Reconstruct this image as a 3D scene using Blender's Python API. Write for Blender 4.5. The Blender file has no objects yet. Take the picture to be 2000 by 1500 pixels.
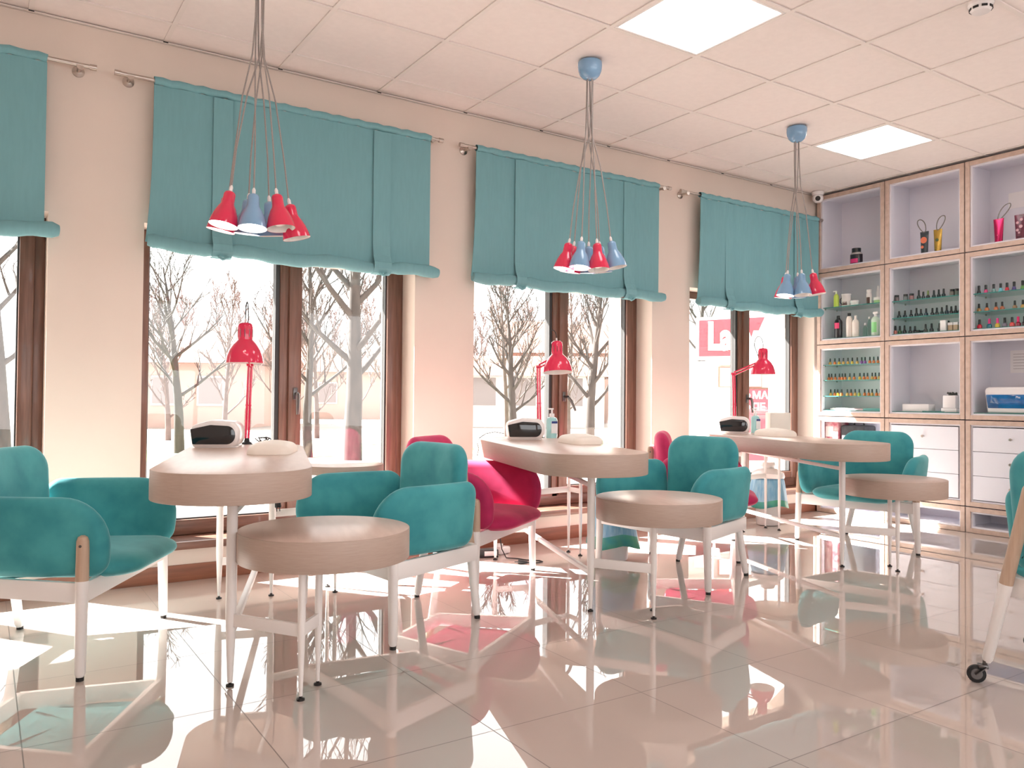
import bpy, bmesh, math, random
from mathutils import Vector as V, Matrix
PI = math.pi
C = bpy.context.scene.collection
random.seed(7)
sc = bpy.context.scene
H = 2.8115                                   # ceiling height

# ------------------------------------------------------------------ materials
def lin(c):
    return tuple(((x/255)/12.92 if x/255 <= .04045 else ((x/255+.055)/1.055)**2.4) for x in c)
def mat(name, rgb, rough=.5, metal=0., noise=0., scale=8., stretch=(1, 1, 1), bump=0., sheen=0., emit=0., coat=0., spec=.5, rgb2=None, rvar=0.):
    m = bpy.data.materials.new(name); m.use_nodes = True
    nt = m.node_tree; b = nt.nodes['Principled BSDF']; L = nt.links.new
    col = lin(rgb) + (1,)
    b.inputs['Base Color'].default_value = col
    b.inputs['Roughness'].default_value = rough
    b.inputs['Metallic'].default_value = metal
    b.inputs['Specular IOR Level'].default_value = spec
    if coat:
        b.inputs['Coat Weight'].default_value = coat; b.inputs['Coat Roughness'].default_value = .012
    if sheen:
        b.inputs['Sheen Weight'].default_value = sheen; b.inputs['Sheen Roughness'].default_value = .35
        b.inputs['Sheen Tint'].default_value = tuple(min(1, .35+x*.9) for x in col[:3]) + (1,)
    if emit:
        b.inputs['Emission Color'].default_value = col; b.inputs['Emission Strength'].default_value = emit
    if noise or bump or rgb2 or rvar:
        tc = nt.nodes.new('ShaderNodeTexCoord'); mp = nt.nodes.new('ShaderNodeMapping'); n = nt.nodes.new('ShaderNodeTexNoise')
        mp.inputs['Scale'].default_value = stretch; n.inputs['Scale'].default_value = scale; n.inputs['Detail'].default_value = 5
        L(tc.outputs['Object'], mp.inputs[0]); L(mp.outputs[0], n.inputs['Vector'])
        if noise or rgb2:
            r = nt.nodes.new('ShaderNodeMix'); r.data_type = 'RGBA'
            c2 = lin(rgb2) if rgb2 else tuple(x*(1-noise) for x in col[:3])
            r.inputs['A'].default_value = col; r.inputs['B'].default_value = tuple(c2) + (1,)
            st = nt.nodes.new('ShaderNodeMapRange'); st.inputs[1].default_value = .35; st.inputs[2].default_value = .65
            L(n.outputs['Fac'], st.inputs[0]); L(st.outputs[0], r.inputs['Factor']); L(r.outputs['Result'], b.inputs['Base Color'])
        if rvar:
            rr = nt.nodes.new('ShaderNodeMapRange'); rr.inputs[1].default_value = .3; rr.inputs[2].default_value = .7
            rr.inputs[3].default_value = rough-rvar; rr.inputs[4].default_value = rough+rvar
            L(n.outputs['Fac'], rr.inputs[0]); L(rr.outputs[0], b.inputs['Roughness'])
        if bump:
            bp = nt.nodes.new('ShaderNodeBump'); bp.inputs['Strength'].default_value = bump; bp.inputs['Distance'].default_value = .01
            L(n.outputs['Fac'], bp.inputs['Height']); L(bp.outputs[0], b.inputs['Normal'])
    return m
def glass_mat(name, tint=(255, 255, 255), refl=.9, base=.0):
    m = bpy.data.materials.new(name); m.use_nodes = True; nt = m.node_tree; L = nt.links.new
    nt.nodes.remove(nt.nodes['Principled BSDF']); out = nt.nodes['Material Output']
    t = nt.nodes.new('ShaderNodeBsdfTransparent'); t.inputs[0].default_value = lin(tint) + (1,)
    g = nt.nodes.new('ShaderNodeBsdfGlossy'); g.inputs['Roughness'].default_value = .01
    lw = nt.nodes.new('ShaderNodeLayerWeight'); lw.inputs[0].default_value = .5
    f = nt.nodes.new('ShaderNodeMath'); f.operation = 'POWER'; f.inputs[1].default_value = 4; L(lw.outputs['Facing'], f.inputs[0])
    mu = nt.nodes.new('ShaderNodeMath'); mu.operation = 'MULTIPLY_ADD'; mu.inputs[1].default_value = refl; mu.inputs[2].default_value = base
    x = nt.nodes.new('ShaderNodeMixShader')
    L(f.outputs[0], mu.inputs[0]); L(mu.outputs[0], x.inputs[0]); L(t.outputs[0], x.inputs[1]); L(g.outputs[0], x.inputs[2]); L(x.outputs[0], out.inputs[0])
    return m

M = {}
M['wall'] = mat('wall_paint', (222, 208, 197), .75, noise=.03, scale=3)
M['plaster'] = mat('exterior_plaster', (240, 230, 220), .8, noise=.05, scale=6)
M['ceiling'] = mat('ceiling_tile', (238, 229, 225), .85, noise=.03, scale=30)
M['bar'] = mat('ceiling_bar', (232, 224, 219), .6)
M['black'] = mat('black_gap', (22, 22, 22), .6)
M['brown'] = mat('brown_wood', (120, 84, 70), .35, rgb2=(98, 67, 55), scale=9, stretch=(9, 9, .5), coat=.15)
M['brownh'] = mat('brown_wood_horizontal', (120, 84, 70), .35, rgb2=(98, 67, 55), scale=9, stretch=(.5, 9, 9), coat=.15)
M['skirt'] = mat('brown_baseboard', (142, 90, 68), .45, rgb2=(122, 76, 58), scale=7, stretch=(.6, 8, 8))
M['gasket'] = mat('dark_gasket', (52, 50, 50), .5)
M['glass'] = glass_mat('window_glass', (252, 253, 252), .8, .035)
M['shelfglass'] = glass_mat('shelf_glass', (228, 246, 240), .8, .04)
M['edgeglass'] = mat('green_glass_edge', (58, 128, 122), .15)
M['nickel'] = mat('brushed_nickel', (190, 180, 172), .28, 1.)
M['steel'] = mat('dark_steel', (110, 108, 108), .3, 1.)
M['curtain'] = mat('teal_cloth', (116, 166, 173), .85, noise=.05, scale=60, stretch=(1, 1, .15), sheen=.15)
M['teal'] = mat('teal_velvet', (72, 164, 169), .8, rgb2=(48, 140, 149), scale=7, sheen=.9)
M['pink'] = mat('raspberry_velvet', (200, 44, 100), .8, rgb2=(176, 32, 86), scale=7, sheen=.7)
M['white'] = mat('white_enamel', (242, 238, 236), .35, noise=.02, scale=4)
M['oak'] = mat('pale_oak', (198, 172, 150), .5, rgb2=(180, 152, 130), scale=7, stretch=(9, 9, .6))
M['laminate'] = mat('oak_laminate', (212, 190, 178), .32, rgb2=(204, 181, 169), scale=6, stretch=(7, 1, 3))
M['lamside'] = mat('oak_edge_band', (186, 166, 153), .45, rgb2=(178, 157, 144), scale=14, stretch=(1.5, 1.5, 40))  # edge darker than the top: backlit shade put into its colour
M['pad'] = mat('black_foot', (30, 29, 28), .5)
M['red'] = mat('red_enamel', (224, 36, 82), .12, noise=.03, scale=3, coat=.6)
M['blue'] = mat('sky_blue_enamel', (128, 170, 206), .15, noise=.03, scale=3, coat=.5)
M['inner'] = mat('white_shade_lining', (240, 238, 235), .5)
M['cord'] = mat('grey_cord', (160, 152, 148), .7, noise=.15, scale=200)
M['blackcord'] = mat('black_cord', (32, 30, 32), .5)
M['bulb'] = mat('lit_bulb', (255, 250, 244), .5, emit=9)
M['bulboff'] = mat('unlit_bulb', (235, 232, 228), .3)
M['led'] = mat('led_diffuser', (255, 252, 252), .5, emit=5.5)
M['cabw'] = mat('white_cabinet', (226, 225, 233), .4, noise=.015, scale=3)
M['cabwood'] = mat('cabinet_oak_edge', (204, 180, 166), .45, rgb2=(190, 165, 150), scale=8, stretch=(3, 3, 3))
M['plastic'] = mat('white_plastic', (236, 232, 232), .25, noise=.02, scale=3, coat=.3)
M['smoke'] = mat('smoked_front', (20, 26, 32), .08, coat=.5)
M['vinyl'] = mat('cream_vinyl', (238, 230, 220), .5, noise=.03, scale=12)
M['soap'] = mat('aqua_soap', (170, 222, 224), .15, coat=.4)
M['navy'] = mat('navy_label', (40, 62, 130), .5)
M['bag'] = mat('blue_bin_bag', (120, 178, 216), .35, rgb2=(160, 205, 228), scale=9, stretch=(6, 6, 1))
M['bagteal'] = mat('teal_bag_hem', (70, 160, 168), .35, rgb2=(96, 184, 150), scale=9)
M['paper'] = mat('white_paper', (240, 238, 238), .8, noise=.02, scale=9)
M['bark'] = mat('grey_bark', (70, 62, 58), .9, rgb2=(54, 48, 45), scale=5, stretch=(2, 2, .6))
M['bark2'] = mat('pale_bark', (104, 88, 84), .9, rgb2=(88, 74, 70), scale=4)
M['pave'] = mat('pale_paving', (158, 150, 144), .85, noise=.08, scale=3)
M['grass'] = mat('spring_grass', (92, 112, 62), .9, rgb2=(112, 120, 76), scale=2)
M['facade'] = mat('pink_plaster', (168, 142, 132), .9, noise=.06, scale=2)
M['facadew'] = mat('white_plaster', (206, 198, 192), .9, noise=.05, scale=2)
M['roof'] = mat('brown_roof', (122, 88, 76), .8, rgb2=(104, 76, 66), scale=8)
M['pane'] = mat('dark_pane', (120, 112, 112), .2)
M['signpink'] = mat('pink_sign_face', (182, 66, 78), .5, noise=.02, scale=2)
M['signwhite'] = mat('white_sign_letter', (246, 244, 242), .5)
M['rubber'] = mat('black_rubber', (26, 26, 28), .6)

# floor: polished tiles with thin joints
def floor_mat():
    m = mat('polished_tile', (214, 196, 180), .02, spec=.9, coat=.25); nt = m.node_tree; L = nt.links.new; b = nt.nodes['Principled BSDF']
    tc = nt.nodes.new('ShaderNodeTexCoord'); mp = nt.nodes.new('ShaderNodeMapping')
    mp.inputs['Location'].default_value = (-1.84/.578, 2.478/.59, 0); mp.inputs['Scale'].default_value = (1/.578, 1/.59, 1)
    L(tc.outputs['Object'], mp.inputs[0])
    br = nt.nodes.new('ShaderNodeTexBrick'); br.offset = 0; br.inputs['Scale'].default_value = 1
    br.inputs['Mortar Size'].default_value = .0032; br.inputs['Mortar Smooth'].default_value = .1
    br.inputs['Brick Width'].default_value = 1; br.inputs['Row Height'].default_value = 1
    br.inputs['Color1'].default_value = lin((200, 187, 180)) + (1,); br.inputs['Color2'].default_value = lin((196, 183, 175)) + (1,)
    br.inputs['Mortar'].default_value = lin((118, 106, 100)) + (1,)
    L(mp.outputs[0], br.inputs['Vector'])
    n = nt.nodes.new('ShaderNodeTexNoise'); n.inputs['Scale'].default_value = 2.5; n.inputs['Detail'].default_value = 6
    L(tc.outputs['Object'], n.inputs['Vector'])
    x = nt.nodes.new('ShaderNodeMix'); x.data_type = 'RGBA'; x.blend_type = 'MULTIPLY'
    r = nt.nodes.new('ShaderNodeMapRange'); r.inputs[3].default_value = .93; r.inputs[4].default_value = 1.03
    L(n.outputs['Fac'], r.inputs[0]); x.inputs['Factor'].default_value = 1
    L(br.outputs['Color'], x.inputs['A']); L(r.outputs[0], x.inputs['B']); L(x.outputs['Result'], b.inputs['Base Color'])
    rr = nt.nodes.new('ShaderNodeMapRange'); rr.inputs[3].default_value = .006; rr.inputs[4].default_value = .5
    L(br.outputs['Fac'], rr.inputs[0]); L(rr.outputs[0], b.inputs['Roughness'])
    return m
M['floor'] = floor_mat()

# ------------------------------------------------------------------ mesh builder
class B:
    def __init__(s): s.bm = bmesh.new(); s.mi = 0; s.mats = []
    def use(s, m):
        if m not in s.mats: s.mats.append(m)
        s.mi = s.mats.index(m); return s
    def f(s, vs):
        try: q = s.bm.faces.new(vs); q.material_index = s.mi; return q
        except ValueError: return None
    def box(s, x0, x1, y0, y1, z0, z1, bev=0., mtx=None, seg=2):
        vs = [s.bm.verts.new((x, y, z)) for x in (x0, x1) for y in (y0, y1) for z in (z0, z1)]
        q = [s.f([vs[i] for i in t]) for t in ((0, 1, 3, 2), (4, 6, 7, 5), (0, 4, 5, 1), (2, 3, 7, 6), (0, 2, 6, 4), (1, 5, 7, 3))]
        if bev:
            es = list({e for k in q for e in k.edges})
            r = bmesh.ops.bevel(s.bm, geom=es, offset=bev, segments=seg, affect='EDGES', profile=.5)
            for k in r['faces']: k.material_index = s.mi
            vs = list({v for k in r['faces'] for v in k.verts} | {v for v in vs if v.is_valid})
        if mtx is not None:
            for v in vs: v.co = mtx @ v.co
        return s
    def bar(s, p, q, w, h, up=(0, 0, 1), bev=.002):      # rectangular bar from p to q
        p, q = V(p), V(q); d = (q-p); L = d.length; x = d.normalized(); y = V(up).cross(x).normalized(); z = x.cross(y)
        m = Matrix(((x.x, y.x, z.x, p.x), (x.y, y.y, z.y, p.y), (x.z, y.z, z.z, p.z), (0, 0, 0, 1)))
        return s.box(0, L, -w/2, w/2, -h/2, h/2, bev, m)
    def tube(s, pts, r, n=10, cap=True):
        pts = [V(p) for p in pts]; rs = r if isinstance(r, (list, tuple)) else [r]*len(pts)
        rings = []; prev = None
        for i, p in enumerate(pts):
            d = (pts[min(i+1, len(pts)-1)]-pts[max(i-1, 0)]).normalized()
            if prev is None:
                a = d.orthogonal().normalized()
            else:
                a = prev-d*prev.dot(d)
                a = a.normalized() if a.length > 1e-6 else d.orthogonal().normalized()
            prev = a; b = d.cross(a)
            rings.append([s.bm.verts.new(p+(a*math.cos(2*PI*k/n)+b*math.sin(2*PI*k/n))*rs[i]) for k in range(n)])
        for u, w in zip(rings, rings[1:]):
            for k in range(n): s.f([u[k], u[(k+1) % n], w[(k+1) % n], w[k]])
        if cap:
            s.f(rings[0][::-1]); s.f(rings[-1])
        return s
    def rod(s, p, q, r0, r1=None, n=12): return s.tube([p, q], [r0, r0 if r1 is None else r1], n)
    def lathe(s, prof, c=(0, 0, 0), n=28, mtx=None, sx=1, sy=1):
        rings = []; c = V(c)
        for r, z in prof:
            if r < 1e-5: vs = [s.bm.verts.new((0, 0, z))]
            else: vs = [s.bm.verts.new((r*sx*math.cos(2*PI*k/n), r*sy*math.sin(2*PI*k/n), z)) for k in range(n)]
            rings.append(vs)
        for u, w in zip(rings, rings[1:]):
            for k in range(n):
                a, b, d, e = u[k % len(u)], u[(k+1) % len(u)], w[(k+1) % len(w)], w[k % len(w)]
                vs = []
                for t in (a, b, d, e):
                    if t not in vs: vs.append(t)
                if len(vs) > 2: s.f(vs)
        for vs in rings:
            for v in vs: v.co = (mtx @ v.co if mtx is not None else v.co) + c
        return s
    def prism(s, poly, z0, z1, bev=0., fn=None):
        n = len(poly)
        prof = [(0, z0), (0, z1)] if not bev else [(bev, z0), (bev*.3, z0+bev*.3), (0, z0+bev), (0, z1-bev), (bev*.3, z1-bev*.3), (bev, z1)]
        nn = normals(poly); rings = []
        for ins, z in prof:
            rings.append([s.bm.verts.new(fn(p[0]-nn[i][0]*ins, p[1]-nn[i][1]*ins, z) if fn else (p[0]-nn[i][0]*ins, p[1]-nn[i][1]*ins, z)) for i, p in enumerate(poly)])
        for u, w in zip(rings, rings[1:]):
            for k in range(n): s.f([u[k], u[(k+1) % n], w[(k+1) % n], w[k]])
        s.f(rings[0][::-1]); s.f(rings[-1]); return s
    def pillow(s, poly, T, R, fn, bulge=0., rings=5, mid=5):
        n = len(poly); nn = normals(poly); cx = sum(p[0] for p in poly)/n; cy = sum(p[1] for p in poly)/n
        ins = lambda i, d: (poly[i][0]-nn[i][0]*d, poly[i][1]-nn[i][1]*d)
        first = [s.bm.verts.new(fn(p[0], p[1], 0)) for p in poly]
        for sg in (1, -1):
            prev = first
            for k in range(1, rings+1):
                th = k/rings*PI/2; d = R*(1-math.cos(th)); t = T*math.sin(th)
                cur = [s.bm.verts.new(fn(*ins(i, d), sg*t)) for i in range(n)]
                for i in range(n):
                    q = [prev[i], prev[(i+1) % n], cur[(i+1) % n], cur[i]]
                    s.f(q if sg > 0 else q[::-1])
                prev = cur
            for k in range(1, mid):
                sc_ = 1-k/mid
                cur = [s.bm.verts.new(fn(cx+(ins(i, R)[0]-cx)*sc_, cy+(ins(i, R)[1]-cy)*sc_, sg*(T+bulge*(1-sc_**2)))) for i in range(n)]
                for i in range(n):
                    q = [prev[i], prev[(i+1) % n], cur[(i+1) % n], cur[i]]
                    s.f(q if sg > 0 else q[::-1])
                prev = cur
            c = s.bm.verts.new(fn(cx, cy, sg*(T+bulge)))
            for i in range(n):
                q = [prev[i], prev[(i+1) % n], c]
                s.f(q if sg > 0 else q[::-1])
        return s
    def build(s, name, m=None, parent=None, smooth=35, label=None):
        me = bpy.data.meshes.new(name)
        bmesh.ops.recalc_face_normals(s.bm, faces=s.bm.faces[:])
        s.bm.to_mesh(me); s.bm.free()
        for q in (s.mats or [m]): me.materials.append(q)
        if smooth:
            me.polygons.foreach_set('use_smooth', [True]*len(me.polygons)); me.set_sharp_from_angle(angle=math.radians(smooth))
        o = bpy.data.objects.new(name, me); C.objects.link(o)
        if parent: o.parent = parent
        if label: o['label'] = label
        return o
def normals(poly):
    n = len(poly); out = []
    for i in range(n):
        a, b = poly[i-1], poly[(i+1) % n]; dx, dy = b[0]-a[0], b[1]-a[1]; L = math.hypot(dx, dy) or 1
        out.append((dy/L, -dx/L))
    return out
def rpoly(pts, step=.04, seg=7):                        # CCW corners (x, y, r) -> rounded outline
    out = []; n = len(pts)
    for i in range(n):
        p0, p, p1 = (V(pts[j % n][:2]) for j in (i-1, i, i+1)); r = pts[i][2]
        a = (p0-p).normalized(); b = (p1-p).normalized(); ang = a.angle(b); t = r/math.tan(ang/2) if r else 0
        s_, e_ = p+a*t, p+b*t
        if r:
            c = p+(a+b).normalized()*(r/math.sin(ang/2))
            a0 = math.atan2(s_.y-c.y, s_.x-c.x); a1 = math.atan2(e_.y-c.y, e_.x-c.x)
            while a1 < a0: a1 += 2*PI
            while a1-a0 > PI: a1 -= 2*PI
            for k in range(seg+1):
                w = a0+(a1-a0)*k/seg; out.append((c.x+r*math.cos(w), c.y+r*math.sin(w)))
        else: out.append((p.x, p.y))
    res = []
    for i, p in enumerate(out):
        q = out[(i+1) % len(out)]; d = math.hypot(q[0]-p[0], q[1]-p[1]); m = max(1, int(d/step))
        for k in range(m): res.append((p[0]+(q[0]-p[0])*k/m, p[1]+(q[1]-p[1])*k/m))
    return res
def circle(r, n=56, c=(0, 0)): return [(c[0]+r*math.cos(2*PI*k/n), c[1]+r*math.sin(2*PI*k/n)) for k in range(n)]
def tag(o, label, cat, group=None, kind=None):
    o['label'] = label; o['category'] = cat
    if group: o['group'] = group
    if kind: o['kind'] = kind
    return o
def thing(name, label, cat, loc=(0, 0, 0), rz=0., group=None, kind=None):
    o = bpy.data.objects.new(name, None); o.empty_display_size = .05; C.objects.link(o)
    o.location = loc; o.rotation_euler = (0, 0, rz); return tag(o, label, cat, group, kind)
def copy_tree(o, parent=None):
    c = o.copy(); C.objects.link(c)
    if parent: c.parent = parent
    for ch in list(o.children): copy_tree(ch, c)
    return c
def text_mesh(txt, size, name, m, parent, mtx, extrude=.004, offset=0., align='CENTER'):
    cu = bpy.data.curves.new('t', 'FONT'); cu.body = txt; cu.size = size; cu.extrude = extrude; cu.offset = offset
    cu.align_x = align; cu.align_y = 'CENTER'
    t = bpy.data.objects.new('t', cu); C.objects.link(t)
    dg = bpy.context.evaluated_depsgraph_get(); me = bpy.data.meshes.new_from_object(t.evaluated_get(dg)); me.name = name
    bpy.data.objects.remove(t); bpy.data.curves.remove(cu)
    me.transform(mtx); me.materials.clear(); me.materials.append(m)
    o = bpy.data.objects.new(name, me); C.objects.link(o); o.parent = parent; return o

# ------------------------------------------------------------------ room shell
OPEN = [(-1.30, .250), (.677, 2.225), (2.652, 4.218), (4.617, 6.179)]
ZH, ZS = 1.86, .172                          # window head, top of the parapet
XE, XW, YS = 6.52, -1.75, -7.2
b = B(); b.box(XW-.3, XE+.3, YS-.3, .52, -.25, 0); o = b.build('floor', M['floor'], smooth=0); tag(o, 'glossy beige tiled floor of the salon', 'floor', kind='structure')
b = B(); xs = [XW-.3]+[x for p in OPEN for x in p]+[XE+.3]
b.use(M['wall'])
for i in range(0, len(xs), 2): b.box(xs[i], xs[i+1], 0, .5, -.4, H+.2)
for x0, x1 in OPEN:
    b.box(x0, x1, 0, .5, ZH, H+.2); b.box(x0, x1, 0, .5, -.4, ZS)
o = b.build('wall_north', smooth=0); tag(o, 'cream wall with four deep window openings', 'wall', kind='structure')
for nm, lab, q in (('wall_east', 'wall behind the white shelving units', (XE, XE+.25, YS, 0)), ('wall_west', 'wall at the left end of the room', (XW-.25, XW, YS, 0))):
    o = B().box(*q, -.25, H+.2).build(nm, M['wall'], smooth=0); tag(o, lab, 'wall', kind='structure')
b = B(); xs = [XW-.25]+[x for p in ((-1.2, .9), (1.5, 3.6), (4.2, 6.2)) for x in p]+[XE+.25]  # openings added in the unseen wall to let in fill light
for i in range(0, len(xs), 2): b.box(xs[i], xs[i+1], YS-.25, YS, -.25, H+.2)
for i in range(1, len(xs)-1, 2): b.box(xs[i], xs[i+1], YS-.25, YS, -.25, .5); b.box(xs[i], xs[i+1], YS-.25, YS, 2.3, H+.2)
o = b.build('wall_south', M['wall'], smooth=0); tag(o, 'wall with three large openings behind the viewer', 'wall', kind='structure')
o = B().box(XW, XE, -.014, 0, 0, .087, .003).build('baseboard_north', M['skirt']); tag(o, 'reddish brown baseboard below the windows', 'baseboard', kind='structure')

# suspended ceiling: tiles above flush bars, two cells in view hold light panels
GX = [.161+.6*k for k in range(-3, 11)]; GY = [-.25-.6*k for k in range(12)]
LED = [(2.561, -2.05), (4.961, -1.45), (.761, -3.25), (2.561, -4.45), (4.961, -3.85), (.161, -5.65), (4.361, -6.25)]  # panels past the first pair are unseen, added as fill light
b = B(); b.use(M['ceiling'])
ex = [XW]+[x for x in GX if XW < x < XE]+[XE]; ey = [0]+[y for y in GY if y > YS]+[YS]
for i in range(len(ex)-1):
    for j in range(len(ey)-1):
        if any(abs(ex[i]-l[0]) < .01 and abs(ey[j+1]-l[1]) < .01 for l in LED): continue
        b.box(ex[i]+.003, ex[i+1]-.003, ey[j+1]+.003, ey[j]-.003, H+.007, H+.022)
b.box(XW-.2, XE+.2, YS-.2, 0.2, H+.16, H+.2)
o = b.build('ceiling', smooth=0); tag(o, 'suspended ceiling of square off-white tiles', 'ceiling', kind='structure')
b = B(); b.use(M['bar'])
for x in ex[1:-1]: b.box(x-.012, x+.012, YS, -.012, H, H+.006)
for j, y in enumerate(ey[1:-1]):
    for i in range(len(ex)-1): b.box(ex[i]+.0125, ex[i+1]-.0125, y-.012, y+.012, H, H+.006)
b.box(XW, XE, -.02, 0, H-.003, H+.001); b.box(XW, XE, -.003, 0, H-.003, H+.02)
b.use(M['black'])  # black blocks paint the shade in the gaps at the bar ends
for x in ex[1:-1]: b.box(x-.012, x+.012, -.026, -.0205, H-.004, H+.002)
o = b.build('trim_1', smooth=0); tag(o, 'metal grid bars carrying the ceiling tiles', 'ceiling grid', kind='structure')
for k, (lx, ly) in enumerate(LED):
    t = thing('ceiling_light', (['large bright square ceiling panel nearest the viewer', 'smaller looking bright square ceiling panel above the shelving end']+['bright square ceiling panel behind or beside the viewer']*5)[k], 'ceiling light', (lx+.3, ly+.3, H), group='light panels in the ceiling')
    b = B()
    for q in ((-.286, .286, -.286, -.272), (-.286, .286, .272, .286), (-.286, -.272, -.272, .272), (.272, .286, -.272, .272)): b.box(*q, .0, .05, .002)
    b.build('panel_frame', M['white'], t)
    B().box(-.272, .272, -.272, .272, .006, .014).build('diffuser', M['led'], t)

# windows
def window(i, x0, x1):
    w = thing('window_%d' % i, 'brown two-light window %s' % ['partly seen at the left edge', 'behind the nearest desk', 'behind the middle desk', 'nearest the shelving'][i-1], 'window', (x0, 0, 0), kind='structure')
    W = x1-x0; y0, y1 = .17, .25; g = .001
    b = B(); b.use(M['brown'])
    b.box(g, .055, y0, y1, ZS+.042, ZH-g, .004); b.box(W-.052, W-g, y0, y1, ZS+.042, ZH-g, .004); b.box(.762, .812, y0, y1, ZS+.1, 1.80, .004)
    b.use(M['brownh']); b.box(.055, W-.052, y0, y1, 1.802, ZH-g, .004); b.box(.055, W-.052, y0, y1, ZS+.042, .295, .004)
    b.use(M['gasket'])
    b.box(.738, .762, y0+.012, y1-.012, .295, 1.802); b.box(.055, .061, y0+.02, y1-.02, .295, 1.802); b.box(.061, .738, y0+.02, y1-.02, .295, .303)
    b.build('window_frame', None, w)
    b = B(); b.use(M['brown']); ya, yb = y0-.016, y1-.02
    b.box(.812, .888, ya, yb, .285, 1.812, .006); b.box(W-.112, W-.046, ya, yb, .285, 1.812, .006)
    b.use(M['brownh']); b.box(.888, W-.112, ya, yb, 1.758, 1.812, .006); b.box(.888, W-.112, ya, yb, .285, .345, .006)
    b.use(M['gasket']); b.box(W-.12, W-.112, ya+.02, yb-.01, .345, 1.758); b.box(.888, W-.12, ya+.02, yb-.01, .345, .352)
    s = b.build('opening_sash', None, w)
    B().box(.061, .738, .205, .213, .303, 1.802).build('glass_pane', M['glass'], w, 0)
    B().box(.888, W-.12, .2, .208, .352, 1.758).build('glass_pane', M['glass'], s, 0)
    b = B(); b.box(.838, .866, ya-.008, ya, .955, 1.025, .004)
    tilt = {1: 0, 2: 0, 3: .6, 4: .12}[i]
    b.rod((.852, ya-.006, .99), (.852, ya-.05, .99), .009)
    pts = [V((.852, ya-.05, .99)), V((.852+math.sin(tilt)*.04, ya-.056, .99-math.cos(tilt)*.03)), V((.852+math.sin(tilt)*.12, ya-.05, .99-math.cos(tilt)*.12))]
    b.tube(pts, [.011, .012, .009], 10); b.build('handle', M['steel'], s)
    b = B(); b.box(-.0+g, W-g, 0, y0+.01, ZS, ZS+.04); b.box(-.03, W+.03, -.055, -.0005, ZS, ZS+.04, .003); b.build('sill', M['brownh'], w)
    b = B(); b.use(M['pave']); b.box(g, W-g, y1+.002, .56, ZS+.002, ZS+.05, .003); b.build('outer_sill', None, w)
for i, (x0, x1) in enumerate(OPEN): window(i+1, x0, x1)

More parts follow.
